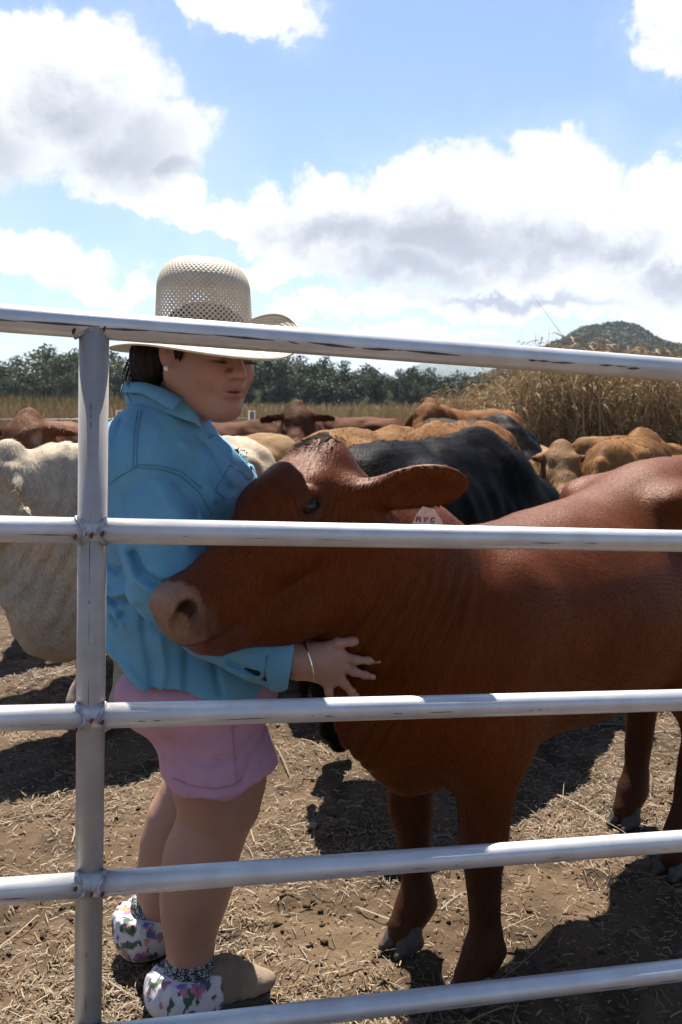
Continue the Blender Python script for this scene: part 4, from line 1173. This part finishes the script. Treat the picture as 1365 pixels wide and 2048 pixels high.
for j in range(NB+1):
    s = j/NB
    for i in range(NU+1):
        a_ = 2*math.pi*i/NU; c_, s_ = math.cos(a_), math.sin(a_)
        RA, RB = .115, .105
        x = (A0+RA*s)*c_; y = (B0+RB*s)*s_
        side = abs(s_)**2.2
        z = (.066 if s_ > 0 else -.012)*side*s**2.0 - .020*(1-side)*s - .020*(max(0, c_)**2)*s**1.6 + .002
        y *= 1-.16*side*s**2
        bv.append(hat_c+hx*x+hy*y+hz*z); buv.append((i/NU, s))
bf = np.array([(j*(NU+1)+i, j*(NU+1)+i+1, (j+1)*(NU+1)+i+1, (j+1)*(NU+1)+i) for j in range(NB) for i in range(NU)])
bo = wobj('brim', bv, bf, M_brim, hat, uv=buv)
sm = bo.modifiers.new('thickness', 'SOLIDIFY'); sm.thickness = .003; sm.offset = 0
rim = MB(); rim.tube([bv[NB*(NU+1)+i] for i in range(NU+1)], .0026, 6, cap=False); wobj('brim_edge', rim.v, rim.f, M_brim, hat)
lab = empty
# ---- shirt
def cloth(name, colr, sc=900, var=.10, rough=.85, wr=0.35):
    m, t, b_, o = mat(name)
    tcn = t.add('ShaderNodeTexCoord').outputs['Object']
    n = t.noise(tcn, 7, 5, .6); wv = t.noise(tcn, 420, 2, .6); cr = t.noise(t.vm('MULTIPLY', tcn, (1, 1, 1.6)), 11, 3, .5, .8); cr.noise_type = 'RIDGED_MULTIFRACTAL'; cr.inputs['Lacunarity'].default_value = 2.2
    lo = tuple(c*(1-var) for c in colr); hi = tuple(c*(1+var) for c in colr)
    c = t.mix(t.ss(n.outputs[0], .3, .7), lo, hi); c = t.mix(t.m('MULTIPLY', wv.outputs[0], .25), c, t.mix(1.0, c, (.6, .62, .66), 'MULTIPLY'))
    t.put(b_.inputs['Base Color'], c); b_.inputs['Roughness'].default_value = rough; b_.inputs['Specular IOR Level'].default_value = .2
    b_.inputs['Sheen Weight'].default_value = .08
    hgt = t.m('ADD', t.m('MULTIPLY', wv.outputs[0], .10), t.m('MULTIPLY', cr.outputs[0], wr*1.1))
    t.put(b_.inputs['Normal'], t.add('ShaderNodeBump', {'Strength': .6, 'Distance': .010, 'Height': hgt}))
    return m
BLUE = (.108, .275, .390)
M_shirt = cloth('blue_cotton', BLUE)
f = Field()
f.ell(P(338, 1010, 2.08), (.150, .195, .215), TB, .07)
f.ell(P(300, 930, 2.06), (.110, .155, .115), TB, .06)
f.ell(P(345, 1215, 2.08), (.158, .185, .19), TB, .09)
f.ell(P(395, 1345, 2.085), (.185, .195, .12), TB, .06)
f.ell(P(425, 980, 2.10), (.090, .150, .100), TB, .06)
f.chain([(nek-zz*.02, .080), (nek+zz*.0, .058)], k=.05)
f.chain([(P(318, 880, 2.02), .070), (nek-zz*.01, .06)], k=.06)
shirt_split = len(f.pr)
f.cone(P(296, 935, 1.985), P(312, 1000, 1.99), .083, .070, .035)
# far sleeve
f.chain([(che+lt*.16+zz*.08, .078), (P(450, 1060, 2.29), .075), (P(520, 1110, 2.31), .062)], k=.04)
# openings: hem, cuff, neck
hemz = P(430, 1378, 1.95)[2]
def hem(p, d):
    ang = (p-PO.astype(np.float32))@fw.astype(np.float32)
    lim = hemz+.010*np.sin(p[:, 0]*31)+.012*np.sin(p[:, 0]*13+1)+.05*sstep(-p[:, 0], .41, .50)
    arm = (p[:, 1] < 1.99) & (p[:, 0] > -.22)
    return np.where(arm, d, np.maximum(d, lim-p[:, 2]))
f.post.append(hem)
def tent(x): return 1-np.abs(2*(x-np.floor(x))-1)
eA, eB = el_.astype(np.float32), np.array([0, 0, 0], np.float32)
def px_line(pts, Y=1.95): return [P(x, y, Y) for x, y in pts]
def fold_set(d, p, folds_):
    x, z = p[:, 0], p[:, 2]
    for pts, amp, wd_ in folds_:
        best = np.full(len(p), 9.0, np.float32)
        for a_, b_ in zip(pts[:-1], pts[1:]):
            ax_, az_, bx_, bz_ = a_[0], a_[2], b_[0], b_[2]; L2 = (bx_-ax_)**2+(bz_-az_)**2+1e-9
            t = np.clip(((x-ax_)*(bx_-ax_)+(z-az_)*(bz_-az_))/L2, 0, 1)
            best = np.minimum(best, np.hypot(x-ax_-t*(bx_-ax_), z-az_-t*(bz_-az_)))
        d = d-1.7*amp*np.exp(-(best/wd_)**2)
    return d
TORSO_FOLDS = [(px_line(l), a, w_) for l, a, w_ in (
    ([(196, 1188), (234, 1203), (276, 1187), (300, 1170)], -.012, .007), ([(200, 1172), (232, 1184), (272, 1168)], .010, .010),
    ([(226, 1232), (240, 1250), (252, 1222)], -.007, .006), ([(238, 1226), (252, 1240)], .006, .008),
    ([(292, 1200), (300, 1280), (312, 1360)], -.006, .008), ([(330, 1270), (338, 1330), (332, 1375)], .005, .009), ([(375, 1300), (380, 1372)], -.006, .007),
    ([(430, 1325), (445, 1376)], -.006, .006), ([(214, 1300), (260, 1330), (300, 1372)], .005, .009), ([(205, 1130), (240, 1140), (268, 1128)], -.007, .007),
    ([(385, 880), (425, 925), (455, 985)], -.006, .007), ([(370, 885), (410, 935), (430, 1000)], .005, .008), ([(400, 870), (450, 905), (480, 940)], -.004, .006),
    ([(240, 840), (236, 900), (225, 960)], -.004, .008), ([(322, 860), (312, 900)], .003, .01))]
SLEEVE_FOLDS = [(px_line(l), a, w_) for l, a, w_ in (
    ([(267, 1090), (292, 1138), (330, 1158), (380, 1164)], .008, .010), ([(285, 1095), (305, 1128), (340, 1146), (390, 1150)], -.010, .009),
    ([(360, 960), (390, 1010), (405, 1060)], -.006, .007), ([(330, 960), (372, 1020), (392, 1075)], .005, .009), ([(255, 1000), (300, 1060), (370, 1110)], -.003, .012),
    ([(300, 1190), (345, 1230), (400, 1262)], -.004, .008), ([(470, 1300), (520, 1322)], -.006, .007), ([(420, 1275), (500, 1330)], .005, .008))]
def wrinkles(p, d):
    n1_ = vnoise(p*6.0); n2_ = vnoise(p*13.0+7)
    # drag lines from the armpit and round the elbow, slack folds at the waist
    back = sstep(-p[:, 0], .40, .47)*sstep(-p[:, 2], -1.12, -1.0)*sstep(p[:, 2], .76, .84)
    w1 = np.sin(p[:, 2]*62+p[:, 0]*38+3.5*n1_)
    dist = np.linalg.norm(p-eA, axis=1)
    elb = np.exp(-(dist/.12)**2)
    w2 = np.sin(p[:, 2]*70-p[:, 0]*60+2.5*n1_)
    low = sstep(-p[:, 2], -1.05, -.85)
    w3 = np.sin(p[:, 0]*36+p[:, 2]*20+3*n1_)
    up = sstep(p[:, 2], 1.0, 1.08); w4 = np.sin(p[:, 0]*46+p[:, 2]*34+3*n2_)
    rg = lambda w_: (1-np.abs(w_))**2
    return d+.0080*back*rg(np.sin(p[:, 2]*28+p[:, 0]*20+3*n1_))+.0060*elb*rg(np.sin(p[:, 2]*34-p[:, 0]*30+2.5*n1_))+.0045*low*rg(np.sin(p[:, 0]*17+p[:, 2]*9+3*n1_))+.0028*up*rg(np.sin(p[:, 0]*24+p[:, 2]*17+3*n2_))-.005*n1_-.0022*n2_
f.post.insert(0, lambda p, d: fold_set(wrinkles(p, d), p, TORSO_FOLDS))
V, Q = f.mesh(.0044)
# trim the neck opening and cuff end
shirt = wobj('shirt', V, Q, M_shirt, girl)
shirt['label'] = 'light blue work shirt with rolled cuff'
torso_f = f
sf = Field()
sf.chain([(P(298, 938, 1.985), .081), (P(320, 1050, 1.945), .088), (P(335, 1160, 1.915), .085)], k=.035)
sf.chain([(P(338, 1168, 1.91), .080), (P(420, 1248, 1.905), .072), (P(500, 1292, 1.905), .062), (P(556, 1318, 1.905), .056)], k=.03)
sf.cone(P(515, 1335, 1.905), P(535, 1368, 1.895), .036, .014, .02, n=(0, 1, 0), f=.5)
sf.cone(P(530, 1308, 1.905), P(640, 1330, 1.9), .046, .052, .006, sub=True)
cutp = P(566, 1318, 1.905).astype(np.float32); cutn = unit(np.array([.9, 0, -.35])).astype(np.float32)
sf.post.append(lambda p, d: np.maximum(d, ((p-cutp)@cutn)-.004*np.sin(p[:, 2]*90)))
sf.post.append(lambda p, d: fold_set(wrinkles(p, d), p, SLEEVE_FOLDS))
V, Q = sf.mesh(.0044)
slv = wobj('sleeve', V, Q, M_shirt, shirt)
class Both:
    def ev(s, p): return np.minimum(torso_f.ev(p), sf.ev(p))
f = Both()
# seams as raised double stitching following the shirt surface
def on_shirt(px, py, Y0=1.6, extra=.0):
    """first shirt surface along that line of sight"""
    ts = np.arange(Y0, 2.4, .003); pts = np.array([P(px, py, y) for y in ts], np.float32); dd = f.ev(pts)
    i = np.argmax(dd < 0); return pts[max(i-1, 0)].astype(float) if (dd < 0).any() else None
def stitch(name, px_pts, rad=.0011, n=24, both=None, mt=None):
    px_pts = np.array(px_pts, float); t = np.linspace(0, len(px_pts)-1, n)
    xs_ = np.interp(t, range(len(px_pts)), px_pts[:, 0]); ys_ = np.interp(t, range(len(px_pts)), px_pts[:, 1])
    p = [on_shirt(x, y) for x, y in zip(xs_, ys_)]; p = [q_ for q_ in p if q_ is not None]
    if len(p) < 3: return
    m = MB(); m.tube(p, rad, 5); return wobj(name, m.v, m.f, mt or M_seamc, shirt)
M_seamc = cloth('blue_seam', (.078, .20, .29))
stitch('seam', [(283, 822), (276, 860), (273, 935)]); stitch('seam', [(276, 822), (269, 860), (266, 936)], .001)
stitch('seam', [(273, 935), (240, 952), (218, 970)])
stitch('seam', [(273, 935), (320, 938), (360, 950), (400, 985), (424, 1030)]); stitch('seam', [(276, 929), (322, 931), (364, 943), (404, 976)], .001)
stitch('seam', [(461, 930), (434, 975), (432, 981)], .0013); stitch('seam', [(432, 981), (452, 998)], .0013)
stitch('pocket_flap_edge', [(461, 930), (500, 955)], .0013)
# collar: stand and fall
def strip(name, rows, mt, parent, th=.002):
    """cloth strip through rows of points"""
    nr, nc = len(rows), len(rows[0]); Vv_ = [p for r in rows for p in r]
    Ff = [(i*nc+k, i*nc+k+1, (i+1)*nc+k+1, (i+1)*nc+k) for i in range(nr-1) for k in range(nc-1)]
    o_ = wobj(name, Vv_, Ff, mt, parent); md = o_.modifiers.new('thickness', 'SOLIDIFY'); md.thickness = th; md.offset = 0
    sb = o_.modifiers.new('smooth', 'SUBSURF'); sb.levels = 1; sb.render_levels = 1
    return o_
M_collar = cloth('collar_cotton', (.112, .275, .385))
stand_px = [(256, 802), (290, 812), (330, 822), (370, 838), (395, 848), (404, 862)]
top_px = [(252, 768), (285, 772), (322, 780), (357, 795), (385, 815), (402, 835)]
outr_px = [(250, 785), (275, 800), (305, 812), (332, 823), (350, 828)]
def rowp(lst): return [P(*t_) for t_ in lst]
def dens(row, n=22):
    row = np.array(row); t = np.linspace(0, len(row)-1, n); return [np.array([np.interp(u, range(len(row)), row[:, i]) for i in range(3)]) for u in t]
topr = dens(rowp([(425, 800, 2.17), (360, 785, 2.17), (290, 772, 2.15), (254, 764, 2.10), (262, 764, 2.04), (290, 766, 2.00), (324, 776, 1.98), (356, 789, 1.968), (378, 806, 1.965), (398, 826, 1.97)]), 34)
botr = dens(rowp([(440, 850, 2.17), (365, 825, 2.17), (290, 815, 2.16), (250, 806, 2.11), (256, 812, 2.03), (288, 818, 1.985), (322, 824, 1.965), (360, 838, 1.955), (388, 846, 1.955), (406, 858, 1.96)]), 34)
strip('collar_stand', [botr, [(p*.6+q_*.4)+np.array([0, -.004, 0]) for p, q_ in zip(botr, topr)], topr], M_collar, shirt, .003)
ftop = dens(rowp([(290, 770, 2.152), (251, 762, 2.10), (259, 762, 2.038), (290, 764, 1.996), (324, 774, 1.975), (352, 787, 1.962), (370, 799, 1.955)]), 30)
fout = dens(rowp([(280, 800, 2.175), (240, 788, 2.11), (250, 786, 2.02), (284, 788, 1.968), (311, 803, 1.945), (334, 817, 1.928), (350, 826, 1.922)]), 30)
fmid = [(p+q_)/2+np.array([0, -.010, .006]) for p, q_ in zip(ftop, fout)]
for k_ in (27, 28, 29):                                      # the tip rolls over
    fout[k_] = fout[k_]+np.array([0, -.006*(k_-26), .002*(k_-26)])
strip('collar_fall', [ftop, fmid, fout], M_collar, shirt, .003)
# placket, buttons, pocket
pk = [on_shirt(x, y) for x, y in ((418, 872), (440, 890), (462, 912), (484, 936), (500, 958))]
pk = [p for p in pk if p is not None]
strip('placket', [[p-hl*.0+fw*.002-lt*.016-zz*.004 for p in pk], [p+fw*.006 for p in pk], [p+fw*.008+lt*.018+zz*.006 for p in pk]], M_collar, shirt)
for (x, y) in ((497, 938), (470, 904)):
    p = on_shirt(x, y)
    if p is None: p = P(x, y, 1.98)
    m = MB(); nrm = unit(np.array([.45, -.85, .25])); t1 = unit(np.cross(nrm, zz)); t2 = np.cross(nrm, t1)
    m.tube([p, p+nrm*.010, p+nrm*.0135], [.0062, .0062, .0045], 16); wobj('button', m.v, m.f, simple('grey_button', (.10, .10, .09), .35, .3), shirt)
# stitched chest emblem: small dark embroidered marks on the sunlit far chest
em = MB(); r7 = np.random.default_rng(13)
for row in range(3):
    for k in range(6):
        c_ = che+fw*(.150+.0*k)+lt*(.045+.010*k)+zz*(.115-.012*row-.002*k)
        dirn = lt*.006*(.5+r7.random())+zz*.003*r7.standard_normal()
        em.tube([c_, c_+dirn*.5+zz*.002*r7.standard_normal(), c_+dirn], .0011, 4)
o = wobj('embroidery', em.v, em.f, simple('dark_thread', (.02, .03, .05), .7), shirt); o['kind'] = 'stuff'
# rolled cuff
cuf0, cuf1 = P(548, 1312, 1.905), P(586, 1312, 1.902); cd = unit(cuf1-cuf0); c1_ = unit(np.cross(cd, np.array([0, 1.0, 0]))); c2_ = np.cross(cd, c1_)
rows = []
for s, r in ((-.25, .062), (.1, .068), (.6, .067), (1.0, .060), (.95, .052), (.5, .046)):
    rows.append([cuf0+(cuf1-cuf0)*s+(c1_*math.cos(2*math.pi*k/28)*1.05+c2_*math.sin(2*math.pi*k/28)*.85)*(r+.0022*math.sin(5*k+s*6))-zz*.004+cd*.012*math.sin(2*math.pi*k/28+1.2)*s for k in range(29)])
strip('cuff', rows, M_collar, shirt, .003)

# ---- shorts
M_pink = cloth('pink_cotton', (.43, .225, .275), 900, .10)
f = Field()
f.ell(P(394, 1382, 2.085), (.182, .190, .105), TB, .06)
f.chain([(P(425, 1470, 2.04), .122), (P(443, 1560, 2.005), .118), (P(444, 1600, 2.0), .116)], k=.04)
f.chain([(P(418, 1455, 2.18), .112), (P(416, 1560, 2.19), .102), (P(415, 1600, 2.19), .100)], k=.04)
h1 = P(440, 1582, 1.9)[2]
SHORT_FOLDS = [(px_line(l), a, w_) for l, a, w_ in (([(450, 1372), (456, 1400), (462, 1430)], -.008, .006), ([(470, 1370), (476, 1410), (470, 1440)], .005, .008), ([(505, 1480), (480, 1500), (440, 1505)], -.005, .007), ([(350, 1470), (380, 1500), (430, 1510)], -.004, .009), ([(485, 1540), (500, 1500), (545, 1470)], -.006, .007), ([(330, 1400), (370, 1420)], -.004, .008), ([(345, 1545), (400, 1568), (470, 1560)], .003, .006))]
def shem(p, d):
    x = p[:, 0]+.30
    lim = h1-.012+.55*np.maximum(np.abs(x)-.055, 0)**1.25+.004*np.sin(p[:, 0]*60)
    return np.maximum(d, lim-p[:, 2])
def shw(p, d):
    n1_ = vnoise(p*7.0+3); return fold_set(d-.005*n1_-.002*vnoise(p*15)+.004*(1-np.abs(np.sin(p[:, 0]*20+p[:, 2]*27+3*n1_)))**2*sstep(-p[:, 2], -.72, -.6), p, SHORT_FOLDS)
f.post += [shw, shem]
V, Q = f.mesh(.0052)
sho = wobj('shorts', V, Q, M_pink, girl); sho['label'] = 'pink cotton shorts with curved hem'
def on_f(fld, px, py, Y0=1.6):
    ts = np.arange(Y0, 2.5, .003); pts = np.array([P(px, py, y) for y in ts], np.float32); dd = fld.ev(pts)
    i = np.argmax(dd < 0); return pts[max(i-1, 0)].astype(float) if (dd < 0).any() else None
for line in ([(460, 1385), (463, 1420), (468, 1480), (474, 1555)], [(345, 1556), (385, 1572), (430, 1578), (470, 1570), (484, 1556)]):
    t = np.linspace(0, len(line)-1, 22); la_ = np.array(line, float)
    p = [on_f(f, np.interp(u, range(len(line)), la_[:, 0]), np.interp(u, range(len(line)), la_[:, 1])) for u in t]; p = [q_ for q_ in p if q_ is not None]
    if len(p) > 3:
        m = MB(); m.tube(p, .0010, 5); wobj('seam', m.v, m.f, cloth('pink_seam', (.38, .18, .245)), sho)

# ---- boots and boot covers
M_suede = simple('tan_suede', (.185, .130, .088), .9, 0, .22, 18, .5, 260)
M_sole = simple('dark_sole', (.03, .026, .022), .8)
def floral():
    m, t, b_, o = mat('floral_cotton')
    tcn = t.add('ShaderNodeTexCoord').outputs['Object']
    wp = t.vm('ADD', tcn, t.vm('MULTIPLY', t.noise(tcn, 30, 3).outputs['Color'], (.030, .030, .030)))
    c = t.mix(t.noise(tcn, 40, 3).outputs[0], (.42, .38, .385), (.52, .485, .49))
    def flower(c, scale, off, lo, hi, colr, thin=None):
        p = t.vm('ADD', wp, off); 
        if thin: p = t.vm('MULTIPLY', p, thin)
        v = t.add('ShaderNodeTexVoronoi', {'Vector': p, 'Scale': scale}); n = t.noise(p, scale*4, 2)
        d = t.m('ADD', v.outputs['Distance'], t.m('MULTIPLY', t.m('SUBTRACT', n.outputs[0], .5), .45))
        rnd = t.add('ShaderNodeSeparateColor', {0: v.outputs['Color']}).outputs[0]
        k = t.m('MULTIPLY', t.m('SUBTRACT', 1.0, t.ss(d, lo, hi)), t.m('GREATER_THAN', rnd, .12))
        return t.mix(k, c, colr)
    c = flower(c, 15, (.1, .2, .3), .20, .30, (.34, .10, .16))
    c = flower(c, 18, (.5, .1, .7), .18, .28, (.36, .18, .10))
    c = flower(c, 26, (.9, .4, .2), .22, .32, (.13, .09, .27))
    c = flower(c, 13, (.3, .8, .1), .22, .30, (.035, .075, .05), (1.9, 1.9, .75))
    c = flower(c, 14, (.6, .5, .9), .20, .28, (.055, .09, .05), (.8, .8, 2.0))
    c = flower(c, 22, (.2, .6, .5), .16, .24, (.04, .06, .05), (2.4, 2.4, .6))
    c = flower(c, 17, (.75, .15, .35), .16, .24, (.045, .07, .055), (2.6, .7, 1.2))
    c = flower(c, 20, (.15, .95, .65), .16, .24, (.32, .14, .14))
    t.put(b_.inputs['Base Color'], c); b_.inputs['Roughness'].default_value = .85
    return m
def bandana():
    m, t, b_, o = mat('black_print_band')
    tcn = t.add('ShaderNodeTexCoord').outputs['Object']
    n = t.noise(tcn, 150, 3, .6, 1.5); k = t.m('MULTIPLY', t.ss(n.outputs[0], .54, .57), t.m('SUBTRACT', 1.0, t.ss(n.outputs[0], .60, .63)))
    t.put(b_.inputs['Base Color'], t.mix(k, (.008, .008, .009), (.55, .55, .55))); b_.inputs['Roughness'].default_value = .8
    return m
M_flor, M_band = floral(), bandana()
def boot(heel, toe, ank, up, puff, label):
    """heel, toe: ground points; ank: ankle centre"""
    d = unit((toe-heel)*[1, 1, 0]); s = np.array([-d[1], d[0], 0]); BBx = np.array([d, s, zz]); L = np.linalg.norm((toe-heel)[:2])
    bt = empty('boot', heel); bt.parent = girl; bt.location = tuple(heel-PO)
    f = Field()
    f.chain([(heel+zz*.060+d*.035, .040), (heel+zz*.052+d*L*.55, .046), (heel+zz*.040+d*(L-.060), .035)], k=.03, n=s, f=1.02)
    f.ell(heel+d*(L-.050)+zz*.036, (.060, .039, .027), BBx, .02)
    f.post.append(lambda p, dd: dd+.0035*np.exp(-(((p-heel)@d-L*.62)/.006)**2)+.0028*np.exp(-(((p-heel)@d-L*.72)/.005)**2)-.0015*vnoise(p*60))
    f.post.append(lambda p, dd: np.maximum(dd, .016-p[:, 2]))
    V, Q = f.mesh(.0045); wobj('upper', V, Q, M_suede, bt)
    f = Field(); f.chain([(heel+zz*.010+d*.035, .040), (heel+zz*.010+d*L*.5, .036), (heel+zz*.010+d*(L-.048), .044)], k=.03)
    f.post.append(lambda p, dd: np.maximum(np.maximum(dd, .001-p[:, 2]), p[:, 2]-.018))
    V, Q = f.mesh(.0045); wobj('sole', V, Q, M_sole, bt)
    gt = empty('boot_cover', (0, 0, 0)); gt.parent = girl
    f = Field(); c0, r0 = puff
    f.ell(c0, r0, BBx, .03); f.ell(c0-d*.022-zz*.014, np.array(r0)*[.78, .96, .86], BBx, .03); f.ell(c0+d*.028-zz*.006, np.array(r0)*[.66, .88, .80], BBx, .03)
    f.cone(c0+zz*r0[2]*.3, up, .070, .054, .03)
    def pleat(p, dd):
        a_ = np.arctan2((p-c0)@s, (p-c0)@d); hgt = (p[:, 2]-c0[2])/r0[2]
        k = sstep(hgt, .0, .8)
        return dd-.0045*k*np.sin(a_*17+3*vnoise(p*18))-.004*vnoise(p*22)
    f.post += [pleat, lambda p, dd: np.maximum(dd, p[:, 2]-up[2]+.004), lambda p, dd: np.maximum(dd, .012-p[:, 2])]
    V, Q = f.mesh(.0045); wobj('floral_cover', V, Q, M_flor, gt)
    m = MB(); ax_ = unit(up-ank)
    m.tube([up-zz*.014, up-zz*.004, up+zz*.012, up+zz*.024, up+zz*.026], [.0560, .0580, .0560, .0530, .0470], 36); wobj('elastic_band', m.v, m.f, M_band, gt)
    bt['label'] = label; gt['label'] = label.replace('boot', 'boot cover')
hN, tN = G(345, 2020), G(545, 1985)
boot(hN, tN, hN+np.array([.045, -.0, .15]), P(381, 1930, 1.985), (P(378, 1972, 1.975), (.094, .074, .070)), 'tan suede boot nearer the rails')
hF, tF = G(258, 1908), G(400, 1885)
boot(hF, tF, hF+np.array([.05, 0, .15]), P(309, 1812, 2.175), (P(293, 1853, 2.165), (.066, .066, .074)), 'tan suede boot on the far foot')
tag(girl, 'young person in straw hat, blue shirt and pink shorts hugging the brown cow', 'person')

# ------------------------------------------------------------------ galvanised cattle panel
def galv(name, axis, metal=.5, c0=(.38, .36, .335), c1=(.46, .44, .415), rg=.34):
    m, t, b, o = mat(name)
    tcn = t.add('ShaderNodeTexCoord').outputs['Object']
    sc = {'x': (3, 60, 60), 'z': (60, 60, 3)}[axis]
    big = t.noise(tcn, 14, 5, .6); st = t.noise(t.vm('MULTIPLY', tcn, sc), 1.0, 6, .65); spk = t.noise(tcn, 160, 3, .6)
    c = t.mix(t.ss(big.outputs[0], .3, .7), c0, c1)
    c = t.mix(t.m('MULTIPLY', t.ss(st.outputs[0], .66, .78), .55), c, (.13, .11, .09))
    c = t.mix(t.m('MULTIPLY', t.ss(spk.outputs[0], .70, .78), .5), c, (.12, .09, .07))
    t.put(b.inputs['Base Color'], c)
    b.inputs['Metallic'].default_value = metal
    t.put(b.inputs['Roughness'], t.m('ADD', t.m('MULTIPLY', st.outputs[0], .22), rg))
    hgt = t.m('ADD', t.m('MULTIPLY', spk.outputs[0], .4), st.outputs[0])
    t.put(b.inputs['Normal'], t.add('ShaderNodeBump', {'Strength': .12, 'Distance': .002, 'Height': hgt}))
    return m
M_rail = galv('galvanised_rail', 'x', .45, (.50, .49, .475), (.60, .59, .575), .33); M_postm = galv('galvanised_post', 'z', .3, (.31, .275, .24), (.39, .35, .31), .40)
M_weld = simple('zinc_weld', (.40, .40, .40), .45, .6, .4, 90, 1.0, 260)
M_rust = simple('rust', (.10, .035, .015), .9, 0, .5, 200)
M_seam = simple('scraped_seam', (.085, .075, .065), .8, .2, .5, 120)
PR = .0212
DL, DR = 1.515, 1.80                               # distance at the post and at the right frame edge
def rail_pt(px, yl, yr):
    t = px/1365.0; py = yl+(yr-yl)*t
    iz = (1/DL)+(1/DR-1/DL)*((px-180)/(1365-180))
    return P(px, py, 1/iz)
rails = [(636, 740), (1058, 1082), (1437, 1400), (1782, 1682), (2098, 1940)]
post_top = rail_pt(189, *rails[0]); post_bot = P(176, 2075, 1.545)
post_dir = unit(post_bot-post_top); pb = post_top+post_dir*((post_top[2]-0.0)/-post_dir[2])
pan = empty('cattle_panel', pb)
m = MB(); m.tube([post_top+post_dir*.004, (post_top+pb)/2, pb], .0235, 28); wobj('post', m.v, m.f, M_postm, pan)
def seam(p, q, off, parent, rad=.0009, seed=0, cover=.55):
    """scraped, dirty weld seam along a pipe: broken dark streaks"""
    r2 = np.random.default_rng(seed); L = np.linalg.norm(q-p); x = 0; mb = MB()
    while x < L:
        l = .01+.13*r2.random()**2
        if r2.random() < cover:
            a = p+(q-p)*(x/L)+off+np.array([0, 0, .0012*r2.standard_normal()]); b = p+(q-p)*(min(x+l, L)/L)+off+np.array([0, 0, .0012*r2.standard_normal()])
            rr_ = rad*(.4+.9*r2.random()); mb.tube([a, (a+b)/2, b], [rr_*.2, rr_, rr_*.2], 5)
        x += l
    if mb.v:
        o = wobj('scraped_seam', mb.v, mb.f, M_seam, parent); o['kind'] = 'stuff'
for i, (yl, yr) in enumerate(rails):
    l0, j, r1 = rail_pt(-420, yl, yr), rail_pt(183, yl, yr), rail_pt(1900, yl, yr)
    if i == 0:
        m = MB(); m.tube([l0, j, r1], PR*1.03, 28); rl = wobj('rail', m.v, m.f, M_rail, pan)
        seam(l0, r1, np.array([0, -PR*1.03*.985, -.0035]), rl, .0022, 3, .7)
    else:
        for k, (a_, b_) in enumerate(((l0, j), (j, r1))):
            m = MB(); m.tube([a_, (a_+b_)/2, b_], PR, 28); rl = wobj('rail', m.v, m.f, M_rail, pan)
            seam(a_, b_, np.array([0, -PR*.975, -.0045]), rl, .0011, 10+i*2+k, .6)
    # weld: fillet bead round the joint
    f = Field(); r5 = np.random.default_rng(50+i)
    rd = unit(r1-j)
    for s in ((1, -1) if i else (0,)):
        for k in range(26):
            a_ = 2*math.pi*k/26
            up = np.array([0, 0, 1.0]); fw = np.cross(rd, up); fw = unit(fw)
            if i:
                off = rd*s*math.sqrt(max(.0235**2-(PR*math.cos(a_))**2*0-(PR*math.sin(a_))**2, .00006))
                c = j+off+up*PR*math.cos(a_)+fw*PR*math.sin(a_)
            else:
                c = j+post_dir*math.sqrt(max((PR*1.03)**2-(.0235*math.sin(a_)*.86)**2, .00006))+rd*.0235*math.cos(a_)+fw*.0235*math.sin(a_)*.9
            f.ell(c+r5.standard_normal(3)*.0006, np.array([1, 1, 1])*(.0024+.0014*r5.random()), k=.006)
    V, Q = f.mesh(.0022)
    wd = wobj('weld', V, Q, M_weld, pan)
    # rust pits by the joint
    for k in range(3):
        f = Field(); dx = (-.020, .022, .006)[k]*(1 if i else 1.1)
        c = j+rd*dx+np.array([0, -math.sqrt(max(.0245**2-dx*dx*.35, .0003))-.0006, -.006+.007*r5.standard_normal()])
        if i == 0 and k == 2: continue
        f.ell(c, (.0018+.0016*r5.random(), .0022, .0030+.002*r5.random()), k=.003).ell(c+[.002, 0, .004], (.002, .002, .003), k=.003)
        V, Q = f.mesh(.0012); wobj('rust_spot', V, Q, M_rust, wd)
seam(post_top+post_dir*.03, pb, np.array([.002, -.0231, 0]), pan.children[0], .0010, 77, .5)
tag(pan, 'galvanised steel cattle panel with round rails and a welded upright', 'cattle panel')

# ------------------------------------------------------------------ summer haze
m = MB(); m.box((0, 2480, 64.5), (2900, 2530, 66.5))
hzm = bpy.data.materials.new('summer_haze'); hzm.use_nodes = True
t = NT(hzm.node_tree); out = t.add('ShaderNodeOutputMaterial')
pv = t.add('ShaderNodeVolumePrincipled', {'Color': (.62, .72, .86, 1), 'Density': .00018, 'Anisotropy': .2})
t.l.new(pv.outputs[0], out.inputs['Volume'])
hz_o = add_obj('haze', mk_mesh('haze', m.v, m.f, hzm, smooth=False)); tag(hz_o, 'thin summer haze over the paddock and hills', 'haze', kind='stuff')
